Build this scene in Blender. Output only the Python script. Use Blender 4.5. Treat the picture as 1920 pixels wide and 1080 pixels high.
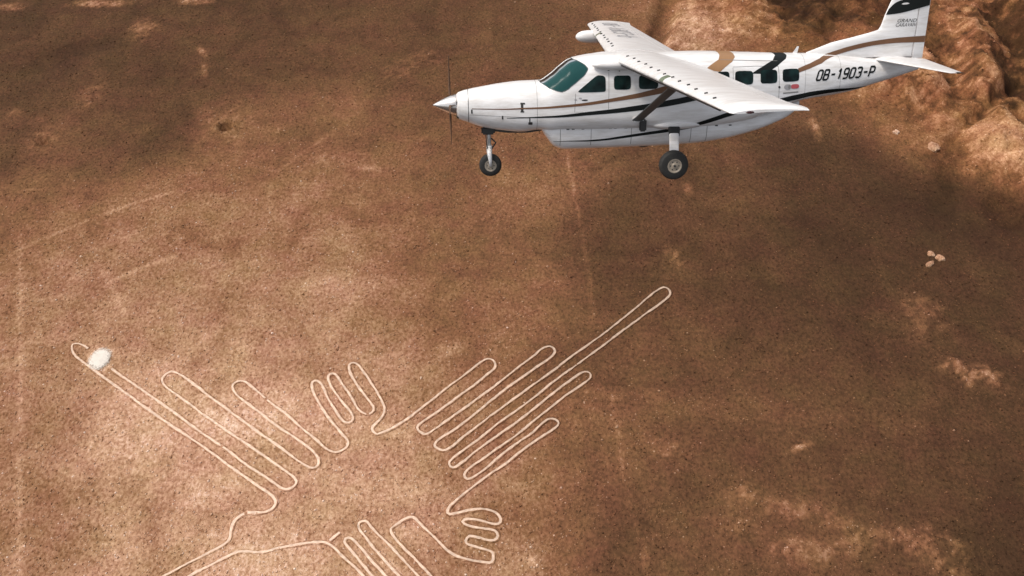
import bpy, bmesh, math, random
import numpy as np
from mathutils import Matrix, Vector

for _o in list(bpy.data.objects):
    bpy.data.objects.remove(_o)
scene = bpy.context.scene
COL = scene.collection
rad = math.radians

# ------------------------------------------------------------------ camera
PITCH = rad(48)          # looking down on the plain from another aircraft
CAM_H = 85.0
cam = bpy.data.cameras.new('camera')
cam.sensor_width = 36.0
cam.lens = 36.0 * 1700 / 1920
cam.clip_start = 0.5
cam.clip_end = 20000
cam_o = bpy.data.objects.new('camera', cam)
COL.objects.link(cam_o)
cam_o.location = (0, 0, CAM_H)
cam_o.rotation_euler = (rad(90) - PITCH, 0, 0)
scene.camera = cam_o

# ------------------------------------------------------------------ sky, sun, exposure
SUN = Vector((-0.52, 0.10, 0.85)).normalized()
world = bpy.data.worlds.new('World')
scene.world = world
world.use_nodes = True
wn = world.node_tree.nodes
sky = wn.new('ShaderNodeTexSky')
sky.sky_type = 'NISHITA'
sky.sun_disc = False
sky.sun_elevation = math.asin(SUN.z)
sky.sun_rotation = math.atan2(SUN.x, SUN.y)
sky.air_density = 1.0
sky.dust_density = 6.0
sky.ozone_density = 0.6
sky.altitude = 600
bg = wn['Background']
bg.inputs['Strength'].default_value = 0.105
veil = wn.new('ShaderNodeHueSaturation')      # thin bright haze: a paler sky than the clear one
veil.inputs['Saturation'].default_value = .35
world.node_tree.links.new(sky.outputs[0], veil.inputs['Color'])
world.node_tree.links.new(veil.outputs[0], bg.inputs[0])
sl = bpy.data.lights.new('sun', 'SUN')
sl.energy = 1.35
sl.angle = rad(12)
sl.color = (1.0, 0.93, 0.84)
so = bpy.data.objects.new('sun', sl)
COL.objects.link(so)
so.location = (0, 0, 300)
so.rotation_euler = SUN.to_track_quat('Z', 'Y').to_euler()
vs = scene.view_settings
vs.view_transform = 'Standard'
vs.look = 'None'
vs.gamma = 1
vs.use_curve_mapping = False
vs.exposure = 0.75

# ------------------------------------------------------------------ helpers
def tag(o, label=None, cat=None, group=None, kind=None):
    if label: o['label'] = label
    if cat: o['category'] = cat
    if group: o['group'] = group
    if kind: o['kind'] = kind
    return o

def empty(name, loc=(0, 0, 0)):
    o = bpy.data.objects.new(name, None)
    o.location = loc
    COL.objects.link(o)
    return o

def mesh_obj(name, verts, faces, mat, parent=None, smooth=False):
    me = bpy.data.meshes.new(name)
    me.from_pydata([tuple(map(float, v)) for v in verts], [], [tuple(int(i) for i in f) for f in faces])
    me.update()
    for m in (mat if isinstance(mat, (list, tuple)) else [mat]):
        me.materials.append(m)
    if smooth:
        me.polygons.foreach_set('use_smooth', [True] * len(me.polygons))
    o = bpy.data.objects.new(name, me)
    COL.objects.link(o)
    if parent: o.parent = parent
    return o

def bm_obj(name, bm, mat, parent=None, smooth=False):
    me = bpy.data.meshes.new(name)
    bmesh.ops.recalc_face_normals(bm, faces=bm.faces)
    bm.to_mesh(me); bm.free()
    for m in (mat if isinstance(mat, (list, tuple)) else [mat]):
        me.materials.append(m)
    if smooth:
        me.polygons.foreach_set('use_smooth', [True] * len(me.polygons))
    o = bpy.data.objects.new(name, me)
    COL.objects.link(o)
    if parent: o.parent = parent
    return o

def auto_smooth(o, ang=35):
    """mark edges sharper than ang as sharp so smooth shading keeps creases"""
    me = o.data
    bm = bmesh.new(); bm.from_mesh(me)
    for f in bm.faces: f.smooth = True
    for e in bm.edges:
        if len(e.link_faces) == 2 and e.calc_face_angle(0) > rad(ang): e.smooth = False
    bm.to_mesh(me); bm.free()

def pchip(xs, ys):
    xs = np.asarray(xs, float); ys = np.asarray(ys, float)
    h = np.diff(xs); d = np.diff(ys) / h
    m = np.zeros_like(ys); m[0] = d[0]; m[-1] = d[-1]
    for i in range(1, len(xs) - 1):
        if d[i - 1] * d[i] > 0:
            w1 = 2 * h[i] + h[i - 1]; w2 = h[i] + 2 * h[i - 1]
            m[i] = (w1 + w2) / (w1 / d[i - 1] + w2 / d[i])
    def f(x):
        x = np.clip(np.asarray(x, float), xs[0], xs[-1])
        i = np.clip(np.searchsorted(xs, x) - 1, 0, len(h) - 1)
        s = (x - xs[i]) / h[i]
        return (ys[i] * (1 + 2 * s) * (1 - s) ** 2 + m[i] * h[i] * s * (1 - s) ** 2
                + ys[i + 1] * s * s * (3 - 2 * s) + m[i + 1] * h[i] * s * s * (s - 1))
    return f

class Hull:
    """superelliptic body of stations (x, half width, top, bottom, widest height, upper and lower exponent)"""
    def __init__(s, st):
        st = np.array(st, float); x = st[:, 0]; s.st = st
        s.w, s.zt, s.zb, s.zc, s.nu, s.nd = [pchip(x, st[:, k]) for k in range(1, 7)]
    def pt(s, x, t, off=0.0):
        x, t = np.broadcast_arrays(np.asarray(x, float), np.asarray(t, float))
        t = np.radians(t)
        def raw(x, t):
            up = np.sin(t) >= 0
            n = np.where(up, s.nu(x), s.nd(x)); zc = s.zc(x)
            h = np.where(up, s.zt(x) - zc, zc - s.zb(x))
            sn, cs = np.sin(t), np.cos(t)
            return np.stack([x, -s.w(x) * np.sign(cs) * np.abs(cs) ** (2 / n), zc + h * np.sign(sn) * np.abs(sn) ** (2 / n)], -1)
        p = raw(x, t)
        if off:
            e = 1e-3
            a = raw(x + 5e-3, t) - raw(x - 5e-3, t); b = raw(x, t + e) - raw(x, t - e)
            n = np.cross(b, a); n /= np.linalg.norm(n, axis=-1, keepdims=True) + 1e-12
            c = p - np.stack([x, 0 * x, s.zc(x)], -1)
            n *= np.sign((n * c).sum(-1))[..., None]
            p = p + n * off
        return p
    def tz(s, x, z):
        """angle on the port side at height z"""
        zc = s.zc(x); up = z >= zc
        n = np.where(up, s.nu(x), s.nd(x)); h = np.where(up, s.zt(x) - zc, zc - s.zb(x))
        a = np.clip(np.abs(z - zc) / h, 0, 1) ** (n / 2)
        return np.degrees(np.sign(z - zc) * np.arcsin(a))

def resample(pts, n, curve=False):
    p = np.array(pts, float)
    d = np.r_[0, np.cumsum(np.linalg.norm(np.diff(p, axis=0), axis=1))]
    u = np.linspace(0, d[-1], n)
    if curve:
        return np.stack([pchip(d, p[:, k])(u) for k in range(p.shape[1])], 1)
    return np.stack([np.interp(u, d, p[:, k]) for k in range(p.shape[1])], 1)

# ------------------------------------------------------------------ materials
def new_mat(name):
    m = bpy.data.materials.new(name); m.use_nodes = True
    return m, m.node_tree.nodes, m.node_tree.links, m.node_tree.nodes['Principled BSDF']

def simple(name, col, rough=0.5, metal=0.0, coat=0.0, var=0.06, scale=6.0, spec=0.5):
    m, n, l, b = new_mat(name)
    tc = n.new('ShaderNodeTexCoord'); nz = n.new('ShaderNodeTexNoise')
    nz.inputs['Scale'].default_value = scale; nz.inputs['Detail'].default_value = 5
    l.new(tc.outputs['Object'], nz.inputs['Vector'])
    mr = n.new('ShaderNodeMapRange')
    mr.inputs['From Min'].default_value = .25; mr.inputs['From Max'].default_value = .75
    mr.inputs['To Min'].default_value = 1 - var; mr.inputs['To Max'].default_value = 1 + var
    l.new(nz.outputs[0], mr.inputs['Value'])
    mx = n.new('ShaderNodeVectorMath'); mx.operation = 'SCALE'
    mx.inputs[0].default_value = col; l.new(mr.outputs[0], mx.inputs['Scale'])
    l.new(mx.outputs[0], b.inputs['Base Color'])
    b.inputs['Roughness'].default_value = rough; b.inputs['Metallic'].default_value = metal
    b.inputs['Coat Weight'].default_value = coat; b.inputs['Coat Roughness'].default_value = .08
    b.inputs['Specular IOR Level'].default_value = spec
    return m

M = {}
# white aircraft paint with faint grime streaked along the airflow
m, n, l, b = new_mat('white_paint')
tc = n.new('ShaderNodeTexCoord'); mp = n.new('ShaderNodeMapping')
mp.inputs['Scale'].default_value = (0.7, 4.0, 5.0)
nz = n.new('ShaderNodeTexNoise'); nz.inputs['Scale'].default_value = 2.0; nz.inputs['Detail'].default_value = 7; nz.inputs['Roughness'].default_value = .65
l.new(tc.outputs['Object'], mp.inputs[0]); l.new(mp.outputs[0], nz.inputs['Vector'])
rp = n.new('ShaderNodeValToRGB')
rp.color_ramp.elements[0].position = .25; rp.color_ramp.elements[0].color = (.60, .565, .53, 1)
rp.color_ramp.elements[1].position = .58; rp.color_ramp.elements[1].color = (.80, .785, .775, 1)
l.new(nz.outputs[0], rp.inputs[0]); l.new(rp.outputs[0], b.inputs['Base Color'])
b.inputs['Roughness'].default_value = .38; b.inputs['Coat Weight'].default_value = .25; b.inputs['Coat Roughness'].default_value = .15
M['white'] = m
M['black'] = simple('black_paint', (.008, .010, .009), .5, spec=.2)
M['tan'] = simple('tan_paint', (.17, .085, .045), .5, spec=.25)
M['tan_light'] = simple('light_tan_paint', (.32, .175, .085), .45, spec=.3)
M['grey'] = simple('grey_print', (.34, .33, .34), .5)
M['red'] = simple('red_print', (.5, .09, .10), .5)
M['seam'] = simple('panel_seam', (.22, .21, .20), .7)
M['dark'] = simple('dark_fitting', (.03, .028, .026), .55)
M['rubber'] = simple('tyre_rubber', (.022, .021, .019), .8, var=.25, scale=14)
M['hub'] = simple('hub_grey', (.34, .285, .22), .45, var=.15, scale=20)
M['steel'] = simple('gear_steel', (.50, .48, .45), .45, metal=.1, var=.2, scale=15)
M['strut'] = simple('strut_grey', (.07, .085, .09), .6, spec=.3)
M['chrome'] = simple('polished_spinner', (.74, .70, .66), .22, metal=.85, var=.04)
M['blade'] = simple('blade_paint', (.13, .075, .048), .7, spec=.1)
M['boot'] = simple('black_rubber_boot', (.014, .014, .014), .6)
M['seat'] = simple('seat_cloth', (.30, .32, .31), .9)
M['dash'] = simple('dash_black', (.02, .02, .02), .7)
M['lamp'] = simple('lamp_glass', (.20, .24, .17), .2, coat=.3)
M['navred'] = simple('dark_red_lens', (.05, .01, .012), .2, coat=.5)
# dark cabin glass
m, n, l, b = new_mat('cabin_glass')
tc = n.new('ShaderNodeTexCoord'); nz = n.new('ShaderNodeTexNoise'); nz.inputs['Scale'].default_value = 3.5; nz.inputs['Detail'].default_value = 3
l.new(tc.outputs['Object'], nz.inputs['Vector'])
rp = n.new('ShaderNodeValToRGB')
rp.color_ramp.elements[0].position = .35; rp.color_ramp.elements[0].color = (.004, .007, .007, 1)
rp.color_ramp.elements[1].position = .75; rp.color_ramp.elements[1].color = (.012, .035, .032, 1)
l.new(nz.outputs[0], rp.inputs[0]); l.new(rp.outputs[0], b.inputs['Base Color'])
b.inputs['Roughness'].default_value = .09
b.inputs['Specular IOR Level'].default_value = .18
M['glass'] = m
# tinted see-through windscreen
m, n, l, b = new_mat('windscreen_glass')
out = n['Material Output']
tr = n.new('ShaderNodeBsdfTransparent'); tr.inputs[0].default_value = (.15, .36, .34, 1)
gl = n.new('ShaderNodeBsdfGlossy'); gl.inputs['Roughness'].default_value = .14
lw = n.new('ShaderNodeFresnel'); lw.inputs['IOR'].default_value = 1.11
df = n.new('ShaderNodeBsdfDiffuse'); df.inputs[0].default_value = (.028, .095, .094, 1)    # dusty tinted acrylic
dm = n.new('ShaderNodeMixShader'); dm.inputs[0].default_value = .66
l.new(tr.outputs[0], dm.inputs[1]); l.new(df.outputs[0], dm.inputs[2])
mx = n.new('ShaderNodeMixShader')
l.new(lw.outputs[0], mx.inputs[0]); l.new(dm.outputs[0], mx.inputs[1]); l.new(gl.outputs[0], mx.inputs[2])
l.new(mx.outputs[0], out.inputs[0])
M['screen'] = m

# desert floor: colour follows the mesh attribute "tone" (dust against desert varnish, corner darkening painted in), broken by stones and grit
def ground_material(name, stone=False, fixed=None):
    m, n, l, b = new_mat(name)
    tc = n.new('ShaderNodeTexCoord')
    at = n.new('ShaderNodeAttribute'); at.attribute_name = 'tone'
    def noise(scale, det, rough, lo, hi, dist=0.0, off=0.0):
        mpn = n.new('ShaderNodeMapping'); mpn.inputs['Location'].default_value = (off, off * 1.7, 0); mpn.inputs['Scale'].default_value = (1, .76, 1)
        l.new(tc.outputs['Object'], mpn.inputs[0])
        z = n.new('ShaderNodeTexNoise'); z.inputs['Scale'].default_value = scale; z.inputs['Detail'].default_value = det
        z.inputs['Roughness'].default_value = rough; z.inputs['Distortion'].default_value = dist
        l.new(mpn.outputs[0], z.inputs['Vector'])
        r = n.new('ShaderNodeMapRange'); r.clamp = False
        r.inputs['From Min'].default_value = .3; r.inputs['From Max'].default_value = .7
        r.inputs['To Min'].default_value = lo; r.inputs['To Max'].default_value = hi
        l.new(z.outputs[0], r.inputs['Value'])
        return r.outputs[0], z
    def mul(a, bb):
        q = n.new('ShaderNodeMath'); q.operation = 'MULTIPLY'
        l.new(a, q.inputs[0]); l.new(bb, q.inputs[1]); return q.outputs[0]
    fine, fz = noise(2.9, 5, .80, *GRIT[0])
    med, _ = noise(.55, 5, .6, *GRIT[1], dist=.6, off=7)
    big, _ = noise(.10, 6, .62, *GRIT[2], dist=.9, off=31)
    v = mul(at.outputs['Fac'], fine); v = mul(v, med); v = mul(v, big)
    # long diagonal sweeps of thinner and thicker dust
    sw_, swn = noise(1.0, 5, .6, .87, 1.14, dist=.8, off=3)
    mm = swn.inputs['Vector'].links[0].from_node
    mm.inputs['Scale'].default_value = (.035, .15, .1); mm.inputs['Rotation'].default_value = (0, 0, rad(-38))
    v = mul(v, sw_)
    rp = n.new('ShaderNodeValToRGB')
    cr = rp.color_ramp
    cols = RAMP
    cr.elements[0].position = cols[0][0]; cr.elements[0].color = (*cols[0][1], 1)
    cr.elements[1].position = cols[-1][0]; cr.elements[1].color = (*cols[-1][1], 1)
    for p, c in cols[1:-1]:
        e = cr.elements.new(p); e.color = (*c, 1)
    l.new(v, rp.inputs[0])
    # rusty soil of the hills
    ru = n.new('ShaderNodeAttribute'); ru.attribute_name = 'rust'
    rm = n.new('ShaderNodeMix'); rm.data_type = 'RGBA'; rm.blend_type = 'MULTIPLY'
    l.new(ru.outputs['Fac'], rm.inputs['Factor']); l.new(rp.outputs[0], rm.inputs[6]); rm.inputs[7].default_value = (1.0, .915, .78, 1)
    # slight hue drift between rusty and olive brown
    hz = n.new('ShaderNodeTexNoise'); hz.inputs['Scale'].default_value = .16; hz.inputs['Detail'].default_value = 7; hz.inputs['Roughness'].default_value = .7
    l.new(tc.outputs['Object'], hz.inputs['Vector'])
    hr = n.new('ShaderNodeMapRange'); hr.inputs['From Min'].default_value = .35; hr.inputs['From Max'].default_value = .65
    hr.inputs['To Min'].default_value = .489; hr.inputs['To Max'].default_value = .507
    l.new(hz.outputs[0], hr.inputs['Value'])
    hs = n.new('ShaderNodeHueSaturation'); hs.inputs['Saturation'].default_value = 1.0
    l.new(hr.outputs[0], hs.inputs['Hue']); l.new(rm.outputs[2], hs.inputs['Color'])
    l.new(hs.outputs[0], b.inputs['Base Color'])
    bp = n.new('ShaderNodeBump'); bp.inputs['Strength'].default_value = .5; bp.inputs['Distance'].default_value = .12
    l.new(fz.outputs[0], bp.inputs['Height']); l.new(bp.outputs[0], b.inputs['Normal'])
    b.inputs['Roughness'].default_value = .95; b.inputs['Specular IOR Level'].default_value = .1
    return m
RAMP = [(0.0, (.012, .006, .0035)), (.06, (.06, .030, .0145)), (.20, (.20, .0935, .0435)), (.45, (.45, .266, .161)), (.75, (.72, .51, .385)), (1.0, (.82, .64, .52))]
GRIT = [(.40, 1.60), (.88, 1.13), (.76, 1.26)]
M['ground'] = ground_material('desert_floor')
M['line'] = simple('cleared_pale_soil', (.64, .465, .35), .95, var=.28, scale=2.0, spec=.1)
M['blot'] = simple('blot_white', (.64, .58, .51), .95, var=.10, scale=2.0, spec=.1)
_n, _l = M['blot'].node_tree.nodes, M['blot'].node_tree.links      # the patch thins out and lets the ground through at its rim
_a = _n.new('ShaderNodeAttribute'); _a.attribute_name = 'cover'
_t = _n.new('ShaderNodeTexCoord'); _z = _n.new('ShaderNodeTexNoise'); _z.inputs['Scale'].default_value = 5; _z.inputs['Detail'].default_value = 4
_l.new(_t.outputs['Object'], _z.inputs['Vector'])
_m = _n.new('ShaderNodeMath'); _m.operation = 'ADD'; _l.new(_a.outputs['Fac'], _m.inputs[0]); _l.new(_z.outputs[0], _m.inputs[1])
_r = _n.new('ShaderNodeMapRange'); _r.inputs['From Min'].default_value = .60; _r.inputs['From Max'].default_value = 1.05
_l.new(_m.outputs[0], _r.inputs['Value'])
_x = _n.new('ShaderNodeMixShader'); _tr = _n.new('ShaderNodeBsdfTransparent')
_l.new(_r.outputs[0], _x.inputs[0]); _l.new(_tr.outputs[0], _x.inputs[1]); _l.new(_n['Principled BSDF'].outputs[0], _x.inputs[2])
_l.new(_x.outputs[0], _n['Material Output'].inputs[0])

# the cleared strips follow the ground tone and its painted darkening, and are partly strewn over again
_n, _l = M['line'].node_tree.nodes, M['line'].node_tree.links
_p = _n['Principled BSDF']; _src = _p.inputs['Base Color'].links[0].from_socket
_a = _n.new('ShaderNodeAttribute'); _a.attribute_name = 'tone'
_r = _n.new('ShaderNodeMapRange'); _r.inputs['From Min'].default_value = .06; _r.inputs['From Max'].default_value = .36
_r.inputs['To Min'].default_value = .62; _r.inputs['To Max'].default_value = 1.06
_l.new(_a.outputs['Fac'], _r.inputs['Value'])
_s = _n.new('ShaderNodeVectorMath'); _s.operation = 'SCALE'
_l.new(_src, _s.inputs[0]); _l.new(_r.outputs[0], _s.inputs['Scale']); _l.new(_s.outputs[0], _p.inputs['Base Color'])

# ------------------------------------------------------------------ terrain
rng = np.random.default_rng(7)
_lat = rng.random((256, 256))
def vnoise(x, y):
    xi = np.floor(x).astype(int); yi = np.floor(y).astype(int)
    fx = x - xi; fy = y - yi
    fx = fx * fx * fx * (fx * (fx * 6 - 15) + 10); fy = fy * fy * fy * (fy * (fy * 6 - 15) + 10)
    g = lambda a, c: _lat[a & 255, c & 255]
    return (g(xi, yi) * (1 - fx) + g(xi + 1, yi) * fx) * (1 - fy) + (g(xi, yi + 1) * (1 - fx) + g(xi + 1, yi + 1) * fx) * fy
def fbm(x, y, s, octv=5, gain=.5, ridged=False):
    a = 1.0; t = 0.0; tot = 0.0
    for k in range(octv):
        v = vnoise(x * s + 17.3 * k, y * s + 9.1 * k)
        if ridged: v = 1 - np.abs(2 * v - 1)
        t = t + a * v; tot += a
        a *= gain; s *= 2.03
    return t / tot

GLYPH = {
    'left_wing_a': [(-50.47,66.88),(-51.28,67.45),(-52.13,67.69),(-52.58,67.53),(-52.52,67.04),(-51.78,65.84),(-50.77,65.05),(-49.67,64.34),(-47.35,62.64),(-44.56,60.68),(-41.62,58.62),(-38.76,56.62),(-36.92,55.43),(-35.11,54.25),(-33.31,53.03),(-31.5,51.76),(-30.31,50.87),(-29.18,50.13),(-27.83,49.19),(-27.02,48.59),(-25.68,47.74),(-24.9,47.15),(-24.55,46.53),(-24.7,46.0),(-25.17,45.55),(-25.86,45.37),(-26.64,45.43),(-27.45,45.37),(-28.15,44.95),(-28.55,44.29),(-28.6,43.46),(-28.49,42.41),(-28.78,42.0),(-29.66,41.37),(-31.11,40.46),(-32.56,39.57),(-33.69,38.81),(-34.36,38.46),(-36.66,36.79),(-40.86,33.77)],
    'beak_b': [(-39.12,33.01),(-34.97,36.26),(-32.99,37.59),(-31.56,38.57),(-30.8,39.12),(-29.72,39.73),(-28.56,40.46),(-27.59,41.03),(-26.73,41.14),(-25.59,41.03),(-24.58,41.08),(-23.43,41.5),(-21.93,41.8),(-20.41,42.06),(-19.08,42.17),(-18.52,42.0),(-17.63,41.31),(-16.86,40.52),(-15.84,39.73),(-15.13,39.05),(-14.65,38.55),(-12.33,36.1),(-10.09,33.77)],
    'stub': [(-18.4,42.29),(-17.98,42.75),(-17.49,43.16)],
    'tail1': [(-9.62,34.28),(-11.57,36.26),(-13.77,38.57),(-14.67,39.62),(-15.81,40.86),(-16.8,41.94),(-16.98,42.35),(-16.71,42.58),(-16.28,42.58),(-15.87,42.23),(-15.32,41.68),(-14.46,40.69),(-13.45,39.62),(-12.35,38.52),(-10.02,36.1),(-8.36,34.28)],
    'tail2': [(-7.09,34.28),(-8.73,36.1),(-11.15,38.57),(-12.36,39.79),(-13.6,41.14),(-14.36,42.0),(-14.91,42.81),(-15.65,43.63),(-15.76,44.11),(-15.56,44.35),(-15.2,44.47),(-14.79,44.29),(-14.3,43.69),(-13.33,42.75),(-12.33,41.8),(-11.09,40.46),(-9.89,39.29),(-9.15,38.46),(-6.93,36.1),(-5.57,34.28)],
    'tail3_foot': [(-4.05,34.28),(-5.75,36.1),(-8.01,38.57),(-9.08,39.73),(-10.51,41.14),(-11.58,42.17),(-12.23,43.07),(-12.44,43.58),(-11.74,44.11),(-11.11,44.62),(-10.5,44.89),(-9.97,44.83),(-9.37,44.05),(-8.39,43.13),(-7.42,42.17),(-6.62,41.31),(-6.02,40.86),(-5.26,40.52),(-4.13,40.2),(-3.02,40.01),(-2.08,39.84),(-1.85,40.2),(-1.86,40.69),(-1.97,41.08),(-2.62,41.31),(-3.61,41.56),(-4.51,41.89),(-4.73,42.17),(-4.53,42.64),(-4.21,42.81),(-3.29,42.58),(-2.17,42.23),(-1.67,42.35),(-1.4,42.7),(-1.52,43.19),(-1.95,43.46),(-3.1,43.63),(-4.35,43.87),(-4.99,44.17),(-5.08,44.47),(-4.71,44.68),(-3.94,44.68),(-3.01,44.42),(-2.07,44.11),(-1.53,44.08),(-1.15,44.29),(-1.15,44.83),(-1.54,45.31),(-2.23,45.67),(-2.93,45.85),(-3.97,45.73),(-4.85,45.58),(-5.77,45.31),(-6.4,45.13),(-6.71,45.33),(-6.63,45.93),(-5.83,46.77),(-4.7,47.89),(-3.57,48.84),(-2.67,49.67),(-1.26,50.74),(-0.29,51.5)],
    'right_wing': [(-0.29,51.5),(1.16,52.9),(2.63,54.12),(4.12,55.15),(5.01,55.91),(5.28,56.34),(4.97,56.76),(4.41,56.97),(3.81,56.76),(3.14,56.05),(2.18,55.01),(0.7,53.88),(-0.75,52.69),(-1.61,51.83),(-2.68,50.71),(-3.83,49.74),(-4.69,49.19),(-5.12,49.61),(-5.08,50.06),(-4.46,50.74),(-3.28,51.63),(-1.97,52.76),(0.44,54.66),(2.68,56.97),(4.21,58.26),(5.89,59.87),(7.21,60.94),(8.69,62.11),(9.15,62.67),(9.06,63.33),(8.5,63.49),(7.69,63.06),(6.62,62.11),(4.88,60.61),(2.71,58.48),(0.7,56.62),(-1.99,54.39),(-3.91,52.76),(-4.95,51.7),(-5.56,51.17),(-6.28,50.58),(-6.78,51.0),(-6.75,51.5),(-5.24,52.9),(-3.23,54.6),(-1.04,56.83),(1.08,58.48),(3.36,60.61),(4.3,61.58),(7.05,64.03),(8.61,65.32),(10.82,67.29),(13.08,69.34),(15.54,71.53),(17.62,73.25),(19.09,74.57),(19.86,75.45),(19.88,76.26),(19.34,76.76),(18.67,76.53),(17.37,75.37),(15.52,73.42),(13.37,71.35),(10.93,69.0),(8.71,67.12),(6.73,65.44),(4.21,63.06),(2.89,61.96),(0.46,59.87),(-1.8,57.83),(-3.73,56.05),(-5.68,54.25),(-6.7,53.16),(-7.41,52.76),(-8.15,53.03),(-8.5,53.44),(-8.27,54.01),(-7.62,54.6),(-6.54,55.29),(-4.77,56.97),(-2.84,58.91),(-0.81,60.94),(1.36,62.83),(3.32,64.52),(4.66,65.6),(5.16,66.32),(4.96,67.0),(4.33,67.29),(3.49,66.84),(2.33,65.52),(0.73,64.11),(-1.08,62.26),(-3.11,60.38),(-4.83,58.84),(-7.0,56.9),(-8.67,55.45),(-9.46,54.8),(-10.24,55.15),(-10.58,55.74),(-10.31,56.19),(-9.47,56.97),(-7.7,58.41),(-5.9,60.16),(-4.02,61.81),(-2.79,63.18),(-1.99,63.95),(-1.94,64.6),(-2.26,65.21),(-2.96,65.39),(-3.7,64.85),(-5.33,63.18),(-7.21,61.43),(-9.03,59.57),(-10.8,57.76),(-12.06,56.55),(-13.71,55.38),(-14.88,54.87)],
    'foot2': [(-14.88,54.87),(-15.36,55.15),(-15.55,55.67),(-15.32,56.12),(-14.7,56.83),(-14.36,57.61),(-14.33,58.33),(-14.7,59.24),(-15.45,60.61),(-16.38,62.03),(-17.44,63.64),(-17.94,64.42),(-18.61,64.81),(-19.09,64.58),(-19.09,63.88),(-18.63,62.83),(-17.87,61.58),(-16.95,60.31),(-16.08,59.17),(-15.51,58.33),(-15.69,57.76),(-16.2,57.47),(-16.92,57.76),(-17.49,58.33),(-18.12,59.57),(-19.08,60.94),(-19.98,62.26),(-20.41,62.99),(-20.91,63.26),(-21.31,62.99),(-21.37,62.49),(-20.93,61.51),(-20.12,60.31),(-19.07,58.94),(-18.03,57.76),(-17.73,57.04),(-17.88,56.48),(-18.45,56.34),(-19.04,56.76),(-19.81,57.9),(-20.6,59.09),(-21.42,60.61),(-21.96,61.66),(-22.5,62.19),(-22.98,62.11),(-23.15,61.58),(-22.76,60.61),(-21.85,58.94),(-20.72,57.28),(-19.54,55.84),(-18.54,54.66)],
    'left_wing_b': [(-18.54,54.66),(-17.97,54.09),(-17.9,53.5),(-18.32,52.9),(-18.99,52.56),(-19.74,52.69),(-20.67,53.37),(-21.92,54.53),(-23.33,55.67),(-25.08,57.33),(-27.79,59.42),(-29.46,60.91),(-30.65,61.96),(-31.5,62.19),(-32.15,61.77),(-32.13,61.08),(-31.36,60.01),(-29.91,58.99),(-28.06,57.47),(-26.23,56.05),(-24.5,54.87),(-23.12,53.91),(-21.66,52.76),(-20.89,51.83),(-20.74,51.17),(-20.96,50.71),(-21.46,50.58),(-22.13,50.91),(-23.42,51.76),(-25.81,53.64),(-28.45,55.43),(-31.19,57.54),(-33.97,59.57),(-35.92,61.08),(-37.87,62.57),(-39.2,63.41),(-39.84,63.49),(-40.44,62.95),(-40.57,62.26),(-39.97,61.35),(-38.05,60.01),(-35.2,57.93),(-32.39,55.91),(-29.72,54.12),(-27.12,52.36),(-25.5,51.17),(-24.01,50.13),(-23.04,49.42),(-22.73,48.91),(-23.03,48.34),(-23.66,48.02),(-24.36,48.21),(-25.47,49.05),(-27.08,50.13),(-28.69,51.1),(-31.0,52.96),(-33.64,54.64),(-36.44,56.62),(-39.29,58.7),(-42.18,60.68),(-44.16,62.06),(-45.52,62.95),(-46.8,63.91)],
}
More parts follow.
